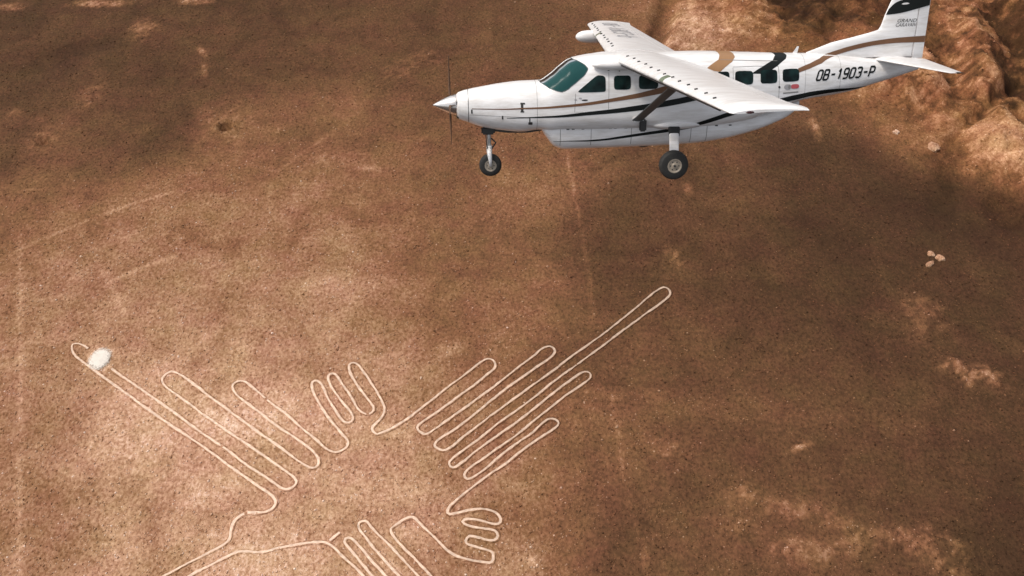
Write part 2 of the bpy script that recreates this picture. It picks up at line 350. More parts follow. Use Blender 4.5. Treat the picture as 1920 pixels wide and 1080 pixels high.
# ground features: (x, y, half length, half width, angle, height, tone, broken-up-ness)
BUMPS = [  # hill entries also paint lit swells pale and shaded gullies dark
    (-48.59, 65.29, 1.51, 1.72, 0.0, 0.0, 0.6, 0.5),
    (33.17, 136.45, 8.91, 6.9, 0.543, 1.0, 0.47, 0.6),
    (40.86, 141.51, 3.71, 6.7, 0.0, 1.4, 0.42, 0.6),
    (63.15, 138.11, 3.11, 11.16, 0.0, -2.0, -0.5, 0.2),
    (54.13, 134.81, 2.28, 8.07, -0.5, -1.5, -0.4, 0.3),
    (25.44, 136.45, 1.8, 11.82, -0.257, -1.8, -0.5, 0.2),
    (63.14, 118.9, 4.99, 5.39, 0.646, 2.0, 0.42, 0.6),
    (56.83, 117.92, 2.51, 2.48, 0.0, 0.8, 0.34, 0.7),
    (69.32, 122.48, 2.05, 14.93, 0.0, -1.6, -0.66, 0.15),
    (62.83, 97.93, 2.09, 9.48, -0.437, -0.8, -0.35, 0.3),
    (74.77, 123.95, 3.22, 17.47, -0.258, 2.6, 0.34, 0.6),
    (71.35, 102.62, 4.9, 6.92, 0.438, 2.2, 0.36, 0.6),
    (87.11, 139.8, 3.69, 9.77, 0.0, 3.0, 0.3, 0.6),
    (73.78, 113.41, 1.09, 13.22, -0.808, -1.4, -0.55, 0.15),
    (68.12, 89.7, 3.24, 3.43, -0.58, -1.5, -0.5, 0.2),
    (53.91, 63.03, 3.11, 1.49, -0.333, 0.3, 0.28, 0.85),
    (51.99, 64.73, 1.18, 0.82, -1.012, 0.4, 0.26, 0.85),
    (50.47, 72.12, 2.95, 3.37, 0.0, 0.2, 0.15, 0.75),
    (24.81, 47.27, 1.27, 0.71, -0.735, 0.4, 0.29, 0.85),
    (28.68, 45.73, 5.32, 1.37, -0.159, 0.3, 0.2, 0.85),
    (34.3, 43.93, 2.73, 0.77, -0.459, 0.3, 0.2, 0.85),
    (28.82, 41.2, 2.62, 0.98, -0.076, 0.4, 0.26, 0.9),
    (33.72, 41.6, 5.42, 1.18, 0.212, 0.3, 0.2, 0.88),
    (40.37, 42.35, 4.47, 1.48, -0.284, 0.3, 0.21, 0.88),
    (42.91, 40.18, 2.8, 2.11, -1.129, 0.3, 0.2, 0.88),
    (22.87, 43.93, 3.16, 0.73, -0.196, 0.3, 0.2, 0.8),
    (31.5, 53.23, 1.05, 0.24, 0.452, 0.1, 0.5, 0.3),
    (2.11, 39.73, 1.06, 0.67, 0.0, 0.1, 0.36, 0.85),
    (16.56, 53.23, 1.16, 0.94, 0.0, 0.1, 0.42, 0.85),
    (10.35, 60.31, 2.41, 0.74, -0.258, 0.1, 0.22, 0.85),
    (-20.66, 100.01, 2.5, 0.57, -0.157, 0.05, 0.4, 0.5),
    (-51.2, 129.09, 1.73, 0.37, -0.956, 0.2, 0.38, 0.6),
    (-49.59, 123.95, 0.33, 2.43, 0.315, 0.1, 0.24, 0.7),
    (-62.47, 135.62, 2.54, 2.91, 0.0, 0.2, 0.18, 0.85),
    (-72.29, 144.12, 5.63, 1.05, 0.0, 0.0, 0.3, 0.7),
    (-55.52, 144.65, 2.35, 0.88, 0.0, 0.1, 0.38, 0.6),
    (-88.26, 142.9, 2.34, 1.39, 0.0, 0.0, 0.3, 0.6),
    (-7.29, 66.72, 2.01, 1.07, 0.648, 0.1, 0.32, 0.7),
    (-51.72, 86.09, 2.76, 1.45, 0.128, 0.1, 0.3, 0.7),
    (-23.74, 77.9, 2.71, 0.65, 0.487, 0.05, 0.36, 0.7),
    (-24.67, 101.43, 3.85, 2.35, 0.0, 0.0, 0.24, 0.7),
    (54.05, 107.55, 1.11, 1.75, 0.0, 0.0, -0.2, 0.2),
    (45.6, 108.83, 0.56, 2.53, 0.0, 0.2, 0.25, 0.6),
    (24.61, 95.1, 0.52, 1.11, 0.0, 0.1, 0.24, 0.7),
    (-42.8, 110.76, 4.85, 4.47, 0.0, 0.2, 0.2, 0.6),
    (-69.04, 106.05, 2.37, 2.46, 0.0, 0.1, 0.22, 0.7),
    (-75.82, 112.74, 0.98, 0.93, 0.0, 0.1, 0.24, 0.7),
    (-65.67, 116.81, 1.83, 2.73, 0.0, 0.1, 0.2, 0.8),
    (-70.67, 130.02, 5.04, 2.95, 0.508, -0.3, -0.3, 0.4),
    (-75.28, 125.44, 5.19, 3.68, 0.0, -0.3, -0.25, 0.4),
    (-44.25, 139.8, 8.3, 3.35, 0.0, 0.0, -0.2, 0.4),
    (-16.44, 125.44, 5.65, 2.76, 0.584, 0.1, 0.19, 0.8),
    (37.43, 45.43, 3.3, 1.2, 0.0, 0.0, -0.12, 0.4),
    (20.85, 82.14, 1.11, 1.53, 0.0, 0.1, 0.22, 0.8),
    (-24.86, 49.16, 5.41, 2.33, -0.367, 0.0, 0.44, 0.9),
    (-32.08, 56.55, 4.82, 1.19, -0.615, 0.0, 0.46, 0.8),
]
PITS = [(-42.88, 108.83, 1.05, 1.1), (-69.26, 105.55, 0.75, 0.8)]
TRACKS = [([[-65.05, 83.31], [-58.26, 88.34], [-52.81, 91.93], [-46.94, 94.88]], 0.26, 0.5), ([[-51.15, 77.72], [-47.43, 80.23], [-43.83, 82.34]], 0.34, 0.5), ([[7.93, 103.23], [8.6, 95.66], [9.38, 86.09], [9.86, 78.36], [10.09, 72.12]], 0.22, 0.7), ([[11.44, 60.16], [11.66, 53.77], [12.16, 47.27], [12.93, 42.46], [13.39, 37.97]], 0.2, 0.6), ([[-65.5, 86.09], [-60.12, 71.27], [-54.58, 55.84], [-48.14, 37.97]], 0.22, 0.5), ([[-43.43, 102.62], [-33.51, 99.08], [-25.68, 109.47]], 0.34, 0.3), ([[-58.18, 87.62], [-47.52, 72.12]], 0.34, 0.3)]
# samples of dust cover with corner darkening painted in: (x, y, reflectance, spread)
TONES = [
    (-81.2, 134.8, 0.072, 8.9),
    (-64.1, 134.8, 0.072, 8.6),
    (-41.5, 134.8, 0.08, 8.2),
    (-14.4, 134.8, 0.0886, 8.0),
    (8.1, 134.8, 0.1045, 8.0),
    (-71.5, 107.6, 0.1002, 7.7),
    (-54.2, 114.1, 0.0834, 7.6),
    (-28.6, 107.6, 0.154, 7.0),
    (-12.0, 124.0, 0.1014, 7.5),
    (3.1, 101.4, 0.1596, 6.6),
    (25.4, 95.7, 0.0861, 6.5),
    (47.9, 95.7, 0.0512, 6.8),
    (63.9, 88.1, 0.0365, 6.9),
    (-65.4, 90.2, 0.1682, 7.0),
    (-47.4, 88.1, 0.2084, 6.6),
    (-26.2, 90.2, 0.2084, 6.3),
    (-4.3, 88.1, 0.1486, 6.1),
    (17.1, 87.1, 0.0755, 6.1),
    (37.1, 80.2, 0.0642, 6.1),
    (57.1, 78.4, 0.0627, 6.4),
    (-58.7, 71.3, 0.2688, 6.3),
    (-43.5, 73.0, 0.3003, 6.0),
    (-23.5, 71.3, 0.2804, 5.7),
    (-4.0, 74.7, 0.177, 5.7),
    (15.5, 69.6, 0.0974, 5.5),
    (34.3, 67.1, 0.0755, 5.7),
    (56.6, 67.1, 0.0722, 6.1),
    (-53.2, 55.8, 0.2501, 5.7),
    (-39.0, 55.8, 0.3911, 5.4),
    (-26.6, 52.4, 0.431, 5.2),
    (-15.0, 52.4, 0.3535, 5.0),
    (-3.5, 55.8, 0.2322, 5.1),
    (11.2, 55.8, 0.1432, 5.1),
    (26.0, 55.8, 0.1014, 5.2),
    (43.8, 55.8, 0.0807, 5.5),
    (55.6, 55.8, 0.0597, 5.8),
    (-48.7, 43.0, 0.2322, 5.3),
    (-35.7, 43.0, 0.372, 5.1),
    (-24.9, 43.0, 0.4009, 4.9),
    (-11.6, 46.0, 0.3535, 4.9),
    (-0.5, 41.9, 0.2218, 4.7),
    (12.9, 41.9, 0.1055, 4.8),
    (29.2, 43.0, 0.1055, 5.0),
    (40.4, 44.2, 0.0861, 5.2),
    (49.3, 40.2, 0.0435, 5.3),
    (30.7, 134.8, 0.1987, 8.1),
    (48.7, 134.8, 0.0763, 8.3),
    (61.5, 116.8, 0.1279, 7.9),
    (78.1, 128.5, 0.183, 8.6),
    (71.9, 106.3, 0.154, 7.7),
    (61.3, 134.8, 0.0658, 8.5),
    (-95.4, 175.0, 0.08, 10.8),
    (-6.4, 175.0, 0.0886, 9.7),
    (89.1, 175.0, 0.1279, 10.7),
    (-42.0, 29.8, 0.2501, 5.0),
    (-2.9, 29.8, 0.2501, 4.5),
    (41.1, 29.8, 0.0722, 5.0),
]
HILL = (18.04, 146.8, 0.806, 0.592)
BLOB = (-48.59, 65.29)
ROCKS = [
    (('boulder', 61.07, 102.98, 0.85, 'large pale yellowish boulder standing alone below the airplane tail', 0.42), {'seed': 2, 'squash': 0.5, 'stretch': (1.0, 1.15), 'rot': 0.5}),
    (('rock', 56.63, 106.55, 0.42, 'single small whitish rock up and left of the large pale boulder', 0.6), {'seed': 3}),
    (('rock', 54.67, 82.53, 0.46, 'upper left rock of the three white rocks clustered on the dark ground', 0.42), {'seed': 4, 'squash': 0.5, 'group': 'cluster of three white rocks'}),
    (('rock', 55.75, 81.76, 0.55, 'right hand rock, biggest of the three clustered white rocks', 0.42), {'seed': 5, 'squash': 0.5, 'group': 'cluster of three white rocks'}),
    (('rock', 53.97, 80.71, 0.45, 'lowest of the three white rocks clustered on the dark ground', 0.4), {'seed': 6, 'squash': 0.5, 'stretch': (1.4, 0.8), 'rot': 0.6, 'group': 'cluster of three white rocks'}),
]
PLANE_M = [[0.9978, -0.066, -0.0116, -1.9532], [0.0641, 0.8907, 0.45, 18.3614], [-0.0194, -0.4497, 0.893, 71.3679], [0.0, 0.0, 0.0, 1.0]]
FUS_ST = [[0.63, 0.29, 0.3, -0.36, -0.03, 2.0, 2.0], [0.8, 0.37, 0.3508, -0.4141, -0.05, 2.1, 2.1], [1.24, 0.48, 0.4305, -0.5671, -0.08, 2.2, 2.3], [1.7, 0.58, 0.4956, -0.6392, -0.1, 2.3, 2.6], [2.16, 0.66, 0.5357, -0.6764, -0.12, 2.4, 2.8], [2.6, 0.72, 0.5427, -0.6243, -0.12, 2.5, 3.0], [2.89, 0.76, 0.6956, -0.68, -0.1, 2.5, 3.1], [3.12, 0.78, 0.888, -0.66, -0.06, 2.5, 3.2], [3.36, 0.8, 1.0486, -0.66, 0.0, 2.6, 3.3], [3.6, 0.81, 1.1061, -0.66, 0.0, 2.7, 3.4], [3.95, 0.82, 1.1567, -0.66, 0.0, 2.8, 3.4], [4.6, 0.82, 1.19, -0.66, 0.0, 2.9, 3.4], [5.8, 0.82, 1.168, -0.66, 0.0, 2.9, 3.4], [6.45, 0.82, 1.1682, -0.66, 0.0, 2.9, 3.4], [7.8, 0.8, 1.1201, -0.5, 0.0, 2.8, 3.2], [8.5, 0.73, 1.0903, -0.22, 0.05, 2.6, 2.9], [9.2, 0.62, 1.0733, -0.03, 0.15, 2.5, 2.6], [9.87, 0.51, 1.0361, 0.0285, 0.35, 2.4, 2.4], [10.5, 0.41, 0.9801, 0.1285, 0.43, 2.3, 2.3], [11.0, 0.33, 0.9305, 0.267, 0.5, 2.2, 2.2], [11.55, 0.25, 0.89, 0.4155, 0.6, 2.1, 2.1], [12.2, 0.12, 0.8522, 0.61, 0.71, 2.0, 2.0]]
POD_ST = [[2.62, 0.5, -0.3, -0.56, -0.42, 3.0, 4.0], [2.78, 0.56, -0.3, -0.8, -0.45, 3.0, 4.0], [2.98, 0.6, -0.3, -1.04, -0.45, 3.0, 4.0], [3.25, 0.62, -0.3, -1.121, -0.45, 3.0, 4.0], [5.1, 0.62, -0.3, -1.1024, -0.45, 3.0, 4.0], [5.9, 0.62, -0.3, -1.0827, -0.45, 3.0, 4.0], [6.57, 0.62, -0.3, -1.0466, -0.45, 3.0, 4.0], [7.24, 0.6, -0.3, -0.959, -0.45, 3.0, 4.0], [8.03, 0.52, -0.3, -0.7774, -0.45, 3.0, 4.0], [8.56, 0.42, -0.2, -0.6, -0.35, 3.0, 4.0], [8.95, 0.3, -0.1, -0.43, -0.25, 3.0, 4.0], [9.2, 0.16, -0.05, -0.25, -0.15, 3.0, 4.0]]
PROP = 90


def seg_mask(x, y, pts, width):
    """soft mask around a polyline"""
    best = np.full(np.shape(x), 1e9)
    for (x0, y0), (x1, y1) in zip(pts[:-1], pts[1:]):
        dx, dy = x1 - x0, y1 - y0
        t = np.clip(((x - x0) * dx + (y - y0) * dy) / (dx * dx + dy * dy), 0, 1)
        best = np.minimum(best, np.hypot(x - x0 - t * dx, y - y0 - t * dy))
    return np.exp(-(best / width) ** 2)

def hill_mask(x, y):
    # the broken hills begin along a line on the far right
    wob = 6 * (fbm(x, y, .05, 3) - .5)
    d = (x - HILL[0]) * HILL[2] + (y - HILL[1]) * HILL[3] + wob
    return np.clip(d / 22.0, 0, 1) ** 1.0

def height(x, y):
    z = -.10 * fbm(x, y, .30, 4) - .02
    far = np.clip((np.hypot(x, y - 85) - 200) / 900, 0, 1)
    z = z + far * 90 * (fbm(x, y, .0022, 5, ridged=True) - .35)
    h = hill_mask(x, y) * (1 - .6 * far)
    wx = x + 7 * (fbm(x + 50, y, .06, 3) - .5); wy = y + 7 * (fbm(x, y + 90, .06, 3) - .5)
    r = fbm(wx * .8 + wy * .35, wy * .55 - wx * .15, .055, 5, .5, True)
    r2 = fbm(wx + 3 * r, wy, .19, 4, .55, True)
    r3 = fbm(x + 2 * r2, y + 70, .42, 4, .6, True)
    z = z + h * (5.4 * (r - .42) + 1.0 + 1.6 * (r2 - .5) + 1.2 * (r3 - .5))
    for cx, cy, a, bb, ang, hh, pp, mod in BUMPS:
        if hh:
            c, s = math.cos(ang), math.sin(ang)
            u = ((x - cx) * c + (y - cy) * s) / a; v = (-(x - cx) * s + (y - cy) * c) / bb
            u = u + .5 * (fbm(x, y, .35, 3) - .5); v = v + .5 * (fbm(x + 31, y, .35, 3) - .5)
            rr = u * u + v * v
            z = z + hh * np.exp(-rr ** 1.4)
    for cx, cy, r0, dp in PITS:
        q = np.hypot(x - cx, y - cy) / r0
        z = z - dp * np.exp(-q ** 4) + .35 * dp * np.exp(-((q - 1.35) / .3) ** 2)
    return z

def tone(x, y):
    """dust cover of the ground plus painted corner darkening (linear red reflectance)"""
    num = 0; den = 1e-9
    for cx, cy, v, s in TONES:
        w = np.exp(-((x - cx) ** 2 + (y - cy) ** 2) / (2 * s * s)) + 1e-12
        num = num + w * v; den = den + w
    t = num / den
    n1 = fbm(x, y, .45, 4)
    n2 = fbm(x + 40, y + 11, 1.5, 3, .75)
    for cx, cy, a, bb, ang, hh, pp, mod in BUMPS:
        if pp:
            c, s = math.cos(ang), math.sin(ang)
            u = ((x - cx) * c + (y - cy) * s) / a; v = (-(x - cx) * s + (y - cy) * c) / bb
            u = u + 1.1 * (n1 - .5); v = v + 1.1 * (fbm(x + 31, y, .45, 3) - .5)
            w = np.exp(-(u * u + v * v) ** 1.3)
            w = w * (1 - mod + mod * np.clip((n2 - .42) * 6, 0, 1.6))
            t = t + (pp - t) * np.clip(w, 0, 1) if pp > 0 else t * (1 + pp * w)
    for pts, wd, amt in TRACKS:
        q = seg_mask(x, y, pts, wd) * np.clip((fbm(x, y, .22, 3) - .2) * 4, .4, 1)
        t = t * (1 + amt * q)
    # in the hills the relief's light and shade is painted in: pale swells, dark gullies
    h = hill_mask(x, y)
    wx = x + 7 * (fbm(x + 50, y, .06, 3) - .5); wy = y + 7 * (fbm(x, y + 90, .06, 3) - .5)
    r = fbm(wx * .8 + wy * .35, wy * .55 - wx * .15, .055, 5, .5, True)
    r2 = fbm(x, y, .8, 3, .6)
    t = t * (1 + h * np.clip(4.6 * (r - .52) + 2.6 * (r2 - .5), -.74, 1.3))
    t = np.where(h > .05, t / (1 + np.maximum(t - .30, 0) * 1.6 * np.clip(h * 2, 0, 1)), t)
    return np.clip(t, .02, .95)

def axis(lo, hi, step, out):
    a = list(np.arange(lo, hi + 1e-6, step)); s = step
    left = []; v = lo
    while v > -out: s *= 1.22; v -= s; left.append(v)
    s = step; v = a[-1]; right = []
    while v < out: s *= 1.22; v += s; right.append(v)
    return np.array(left[::-1] + a + right)

gx = axis(-140, 165, .46, 7000); gy = axis(10, 215, .46, 7000)
GX, GY = np.meshgrid(gx, gy)
GZ = height(GX, GY)
nx, ny = len(gx), len(gy)
me = bpy.data.meshes.new('ground')
co = np.stack([GX, GY, GZ], -1).reshape(-1, 3)
i = np.arange(nx * ny).reshape(ny, nx)
quads = np.stack([i[:-1, :-1], i[:-1, 1:], i[1:, 1:], i[1:, :-1]], -1).reshape(-1, 4)
me.vertices.add(len(co)); me.vertices.foreach_set('co', co.ravel())
me.loops.add(quads.size); me.loops.foreach_set('vertex_index', quads.ravel())
me.polygons.add(len(quads)); me.polygons.foreach_set('loop_start', np.arange(len(quads)) * 4)
me.polygons.foreach_set('use_smooth', np.ones(len(quads), bool))
me.update(calc_edges=True)
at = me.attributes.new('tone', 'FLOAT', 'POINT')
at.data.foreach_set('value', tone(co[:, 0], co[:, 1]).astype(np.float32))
at = me.attributes.new('rust', 'FLOAT', 'POINT')
at.data.foreach_set('value', np.clip(hill_mask(co[:, 0], co[:, 1]) * 1.6, 0, 1).astype(np.float32))
me.materials.append(M['ground'])
ground = bpy.data.objects.new('ground', me); COL.objects.link(ground)
tag(ground, kind='structure')

# loose stones strewn over the pavement
NS = 230000
sx = rng.uniform(-100, 110, NS); sy = 28 + (165 - 28) * rng.random(NS) ** 1.25
keep = rng.random(NS) < .25 + 1.1 * fbm(sx, sy, .25, 4) * .8
sx, sy = sx[keep], sy[keep]
gl_pts = np.concatenate([np.concatenate([np.linspace(a, b, max(2, int(np.hypot(b[0]-a[0], b[1]-a[1]) / .35))) for a, b in zip(np.array(v)[:-1], np.array(v)[1:])]) for v in GLYPH.values()])
# keep the cleared lines free of stones
cell = set((int(math.floor(p[0] / .5)), int(math.floor(p[1] / .5))) for p in gl_pts)
cl = [(int(math.floor(a / .5)), int(math.floor(c / .5))) not in cell for a, c in zip(sx, sy)]
sx, sy = sx[cl], sy[cl]; ns = len(sx)
sz = height(sx, sy)
size = np.clip(rng.lognormal(math.log(.064), .40, ns), .03, .19)
octv = np.array([(1, 0, 0), (0, 1, 0), (-1, 0, 0), (0, -1, 0), (0, 0, .8), (0, 0, -.5)], float)
octf = np.array([(0, 1, 4), (1, 2, 4), (2, 3, 4), (3, 0, 4), (1, 0, 5), (2, 1, 5), (3, 2, 5), (0, 3, 5)])
ang = rng.uniform(0, 6.28, ns); ca, sa = np.cos(ang), np.sin(ang)
V = octv[None] * rng.uniform(.6, 1.35, (ns, 6, 1)) * size[:, None, None]
V = np.stack([V[..., 0] * ca[:, None] - V[..., 1] * sa[:, None], V[..., 0] * sa[:, None] + V[..., 1] * ca[:, None], V[..., 2]], -1)
V += np.stack([sx, sy, sz + size * .08], -1)[:, None]
Fc = (octf[None] + 6 * np.arange(ns)[:, None, None]).reshape(-1, 3)
me = bpy.data.meshes.new('desert_stones')
me.vertices.add(ns * 6); me.vertices.foreach_set('co', V.ravel())
me.loops.add(Fc.size); me.loops.foreach_set('vertex_index', Fc.ravel().astype(np.int32))
me.polygons.add(len(Fc)); me.polygons.foreach_set('loop_start', np.arange(len(Fc)) * 3)
me.update(calc_edges=True)
hm_ = hill_mask(sx, sy)
tn = tone(sx, sy) * np.exp(rng.normal(.30, .42, ns))
at = me.attributes.new('tone', 'FLOAT', 'POINT')
at.data.foreach_set('value', np.repeat(np.clip(tn, .02, .8), 6).astype(np.float32))
me.materials.append(M['ground'])
at = me.attributes.new('rust', 'FLOAT', 'POINT')
at.data.foreach_set('value', np.repeat(np.clip(hm_ * 1.6, 0, 1), 6).astype(np.float32))
st_o = bpy.data.objects.new('desert_stones', me); COL.objects.link(st_o)
tag(st_o, 'small loose brown stones strewn over the desert ground', kind='stuff')

# ------------------------------------------------------------------ bird geoglyph: cleared lines between low stone banks
def smooth_line(pts, step=.32):
    p = np.array(pts, float)
    # one round of corner cutting, then even steps
    q = [p[0]]
    for a, b2 in zip(p[:-1], p[1:]):
        q += [a * .75 + b2 * .25, a * .25 + b2 * .75]
    q.append(p[-1]); q = np.array(q)
    L = np.linalg.norm(np.diff(q, axis=0), axis=1).sum()
    return resample(q, max(4, int(L / step)))

def trench(name, lines, parent):
    vv, ff, mi, tv = [], [], [], []
    prof = [(-.36, -.10), (-.225, .014), (-.132, .004), (0, .0), (.132, .004), (.225, .014), (.36, -.10)]
    for pts in lines:
        p = smooth_line(pts)
        d = np.gradient(p, axis=0); d /= np.linalg.norm(d, axis=1, keepdims=True) + 1e-9
        nrm = np.stack([-d[:, 1], d[:, 0]], 1)
        wob = fbm(p[:, 0], p[:, 1], .8, 3) - .5
        p = p + nrm * (.09 * wob)[:, None]
        wid = .74 + .75 * (fbm(p[:, 0] + 60, p[:, 1], .7, 3) - .3)
        b0 = len(vv)
        brk = (fbm(p[:, 0] * 1.0, p[:, 1] + 33, .35, 3) < .36) & (rng.random(len(p)) < .02)      # strewn over again here and there
        jit = rng.normal(0, .012, (len(p), 7)); hz = rng.normal(0, .012, (len(p), 7))
        for k in range(len(p)):
            for j, (o, z) in enumerate(prof):
                w = wid[k]
                off = o * w + jit[k, j]
                vv.append((p[k, 0] + nrm[k, 0] * off, p[k, 1] + nrm[k, 1] * off, z + (hz[k, j] if j in (1, 5) else 0)))
        for k in range(len(p) - 1):
            for j in range(6):
                a = b0 + k * 7 + j
                ff.append((a, a + 7, a + 8, a + 1)); mi.append(1 if j in (2, 3) and not brk[k] else 0)
    o = mesh_obj(name, vv, ff, [M['ground'], M['line']], parent)
    o.data.polygons.foreach_set('material_index', mi)
    va = np.array(vv)
    a = o.data.attributes.new('tone', 'FLOAT', 'POINT')
    a.data.foreach_set('value', (tone(va[:, 0], va[:, 1]) * np.exp(rng.normal(-.12, .22, len(va)))).astype(np.float32))
    if o.data.polygons[0].normal.z < 0: o.data.flip_normals()
    return o

bird = empty('geoglyph', (0, 70, 0))
tag(bird, 'giant pale bird figure with long feathered wings scraped into the brown desert ground', 'geoglyph')
for nm, keys, lab in (('wing_outline', ['left_wing_a', 'left_wing_b'], 'wing of three long feathers on the left of the bird'),
                      ('wing_outline', ['right_wing'], 'wing of long parallel feathers on the right of the bird'),
                      ('foot_outline', ['foot2'], 'clawed foot between the two wings'),
                      ('foot_outline', ['tail3_foot'], 'clawed foot below the right wing'),
                      ('beak_outline', ['beak_b'], None),
                      ('tail_outline', ['tail1', 'tail2', 'stub'], None)):
    o = trench(nm, [GLYPH[k] for k in keys], bird)
    o.matrix_parent_inverse = Matrix.Translation((0, -70, 0))
    if lab: o['label'] = lab

# bright white patch that covers part of the left wing tip
def mound(name, cx, cy, r, h, mat, n=40, rings=9, rough=.22, seed=0):
    vv = [(cx, cy, h)]; ff = []
    for k in range(1, rings + 1):
        q = k / rings
        for a in range(n):
            t = 2 * math.pi * a / n
            rr = r * q * (1 + rough * q * (2 * float(fbm(np.array(math.cos(t) * 2.6 + seed), np.array(math.sin(t) * 2.6 + seed * 2), 1.0, 3)) - 1))
            px, py = cx + rr * math.cos(t), cy + 1.28 * rr * math.sin(t)
            z = h * (1 - q ** 2) * (.85 + .3 * float(fbm(np.array(px), np.array(py), 1.3, 2))) + (0.01 if k < rings else -.08)
            vv.append((px, py, z))
    for a in range(n):
        ff.append((0, 1 + a, 1 + (a + 1) % n))
    for k in range(rings - 1):
        for a in range(n):
            p = 1 + k * n + a; q2 = 1 + k * n + (a + 1) % n
            ff.append((p, p + n, q2 + n, q2))
    o = mesh_obj(name, vv, ff, mat, smooth=True)
    a = o.data.attributes.new('cover', 'FLOAT', 'POINT')
    q = np.r_[0, np.repeat(np.arange(1, rings + 1) / rings, n)]
    a.data.foreach_set('value', (1 - q ** 1.5).astype(np.float32))
    return o
w = mound('white_blot', BLOB[0], BLOB[1], 1.5, .16, M['blot'], n=72, rings=14, rough=.06, seed=3)
tag(w, 'bright white round patch covering the tip of the left wing line', 'sand patch')

# pale boulders
def boulder(name, x, y, r, lab, tonev, squash=.65, seed=1, stretch=(1, 1), rot=0, group=None):
    bm = bmesh.new(); bmesh.ops.create_icosphere(bm, subdivisions=3, radius=1)
    rg = np.random.default_rng(seed); off = rg.uniform(0, 50, 3)
    for v in bm.verts:
        c = v.co
        nz_ = float(fbm(np.array(c.x * 1.3 + off[0] + c.z), np.array(c.y * 1.3 + off[1] - c.z), 1.0, 3))
        c *= .42 + 1.15 * nz_
        c.x *= stretch[0]; c.y *= stretch[1]; c.z *= squash
        xx = c.x * math.cos(rot) - c.y * math.sin(rot); yy = c.x * math.sin(rot) + c.y * math.cos(rot)
        v.co = Vector((xx * r, yy * r, c.z * r))
    o = bm_obj(name, bm, M['ground'])
    auto_smooth(o, 30)
    a = o.data.attributes.new('tone', 'FLOAT', 'POINT')
    a.data.foreach_set('value', np.full(len(o.data.vertices), tonev, np.float32))
    o.location = (x, y, float(height(np.array(x), np.array(y))) + r * squash * .25)
    tag(o, lab, 'rock', group)
    return o
for args in ROCKS: boulder(*args[0], **args[1])

# ------------------------------------------------------------------ aircraft (x runs aft from the spinner tip, +y starboard, z up)
plane = empty('airplane')
tag(plane, 'white high-wing propeller airplane with black and tan stripes flying above the desert', 'airplane')
plane.matrix_world = Matrix(PLANE_M)

FUS = Hull(FUS_ST); POD = Hull(POD_ST)

# windscreen opening in (x, angle) coordinates, port half then mirrored
ws_half = [(2.62, 90), (2.64, 76), (2.70, 62), (2.825, 41), (3.0, 27.5), (3.10, 22), (3.18, 20.2), (3.26, 20.3), (3.45, 26), (3.66, 35.2), (3.735, 42.5), (3.75, 46), (3.69, 54), (3.56, 67), (3.45, 79), (3.42, 90)]
ws_poly = np.array(ws_half + [(x, 180 - t) for x, t in ws_half[-2:0:-1]])
def inpoly(px, py, poly):
    r = np.zeros(px.shape, bool); j = len(poly) - 1
    for k in range(len(poly)):
        xi, yi = poly[k]; xj, yj = poly[j]
        c = ((yi > py) != (yj > py)) & (px < (xj - xi) * (py - yi) / (yj - yi + 1e-12) + xi)
        r ^= c; j = k
    return r
def hull_mesh(hull, xs, nt):
    t = np.linspace(-90, 270, nt, endpoint=False)
    P = hull.pt(xs[:, None], t[None])
    idx = np.arange(len(xs) * nt).reshape(len(xs), nt)
    nxt = np.roll(idx, -1, 1)
    Q = np.stack([idx[:-1], nxt[:-1], nxt[1:], idx[1:]], -1).reshape(-1, 4)
    cx = np.repeat((xs[:-1] + xs[1:]) / 2, nt); ct = np.tile(t + 180 / nt, len(xs) - 1)
    return P.reshape(-1, 3), Q, cx, ct, idx
def sub_mesh(name, P, Q, mat, parent, off=None):
    u, inv = np.unique(Q, return_inverse=True)
    return mesh_obj(name, P[u], inv.reshape(-1, 4), mat, parent, smooth=True)
xs = np.concatenate([np.arange(.63, 2.55, .05), np.arange(2.55, 3.85, .016), np.arange(3.87, 12.2, .06), [12.2]])
P, Q, cx, ct, idx = hull_mesh(FUS, xs, 432)
isw = inpoly(cx, ct, ws_poly)
fus = sub_mesh('fuselage', P, Q[~isw], M['white'], plane)
# close the tail end
# dark trim inside the cockpit
lin_q = Q[~isw & (cx > 2.64) & (cx < 4.45)]
inner = P.copy(); ctr_z = FUS.zc(P[:, 0]); inner[:, 1] *= .965; inner[:, 2] = ctr_z + (P[:, 2] - ctr_z) * .965
sub_mesh('cockpit_lining', inner, lin_q[:, ::-1], M['dash'], plane)
# thin screen glass in the opening and a rounded frame round it
scr = sub_mesh('windscreen', P, Q[isw], M['screen'], plane)
def tube(name, pts, r, mat, parent, closed=False, n=8, taper=None):
    p = np.array(pts, float); k = len(p)
    tg = (np.roll(p, -1, 0) - np.roll(p, 1, 0)) if closed else np.gradient(p, axis=0)
    tg /= np.linalg.norm(tg, axis=1, keepdims=True) + 1e-9
    up = np.array([0, 0, 1.0]); vv = []; ff = []
    prev = None
    for i_, (c, t_) in enumerate(zip(p, tg)):
        a = np.cross(t_, up) if prev is None else prev - t_ * (prev @ t_)
        if np.linalg.norm(a) < 1e-3: a = np.cross(t_, [0, 1, 0])
        a /= np.linalg.norm(a); prev = a; b_ = np.cross(t_, a)
        rr = r if taper is None else taper[i_]
        for j in range(n):
            th = 2 * math.pi * j / n
            vv.append(c + rr * (a * math.cos(th) + b_ * math.sin(th)))
    for i_ in range(k if closed else k - 1):
        for j in range(n):
            a = i_ * n + j; b_ = i_ * n + (j + 1) % n; i2 = (i_ + 1) % k
            ff.append((a, b_, i2 * n + (j + 1) % n, i2 * n + j))
    if not closed:
        ff.append(tuple(range(n))[::-1]); ff.append(tuple(range((k - 1) * n, k * n)))
    return mesh_obj(name, vv, ff, mat, parent, smooth=True)
ring = resample(np.vstack([ws_poly, ws_poly[:1]]), 160)[:-1]
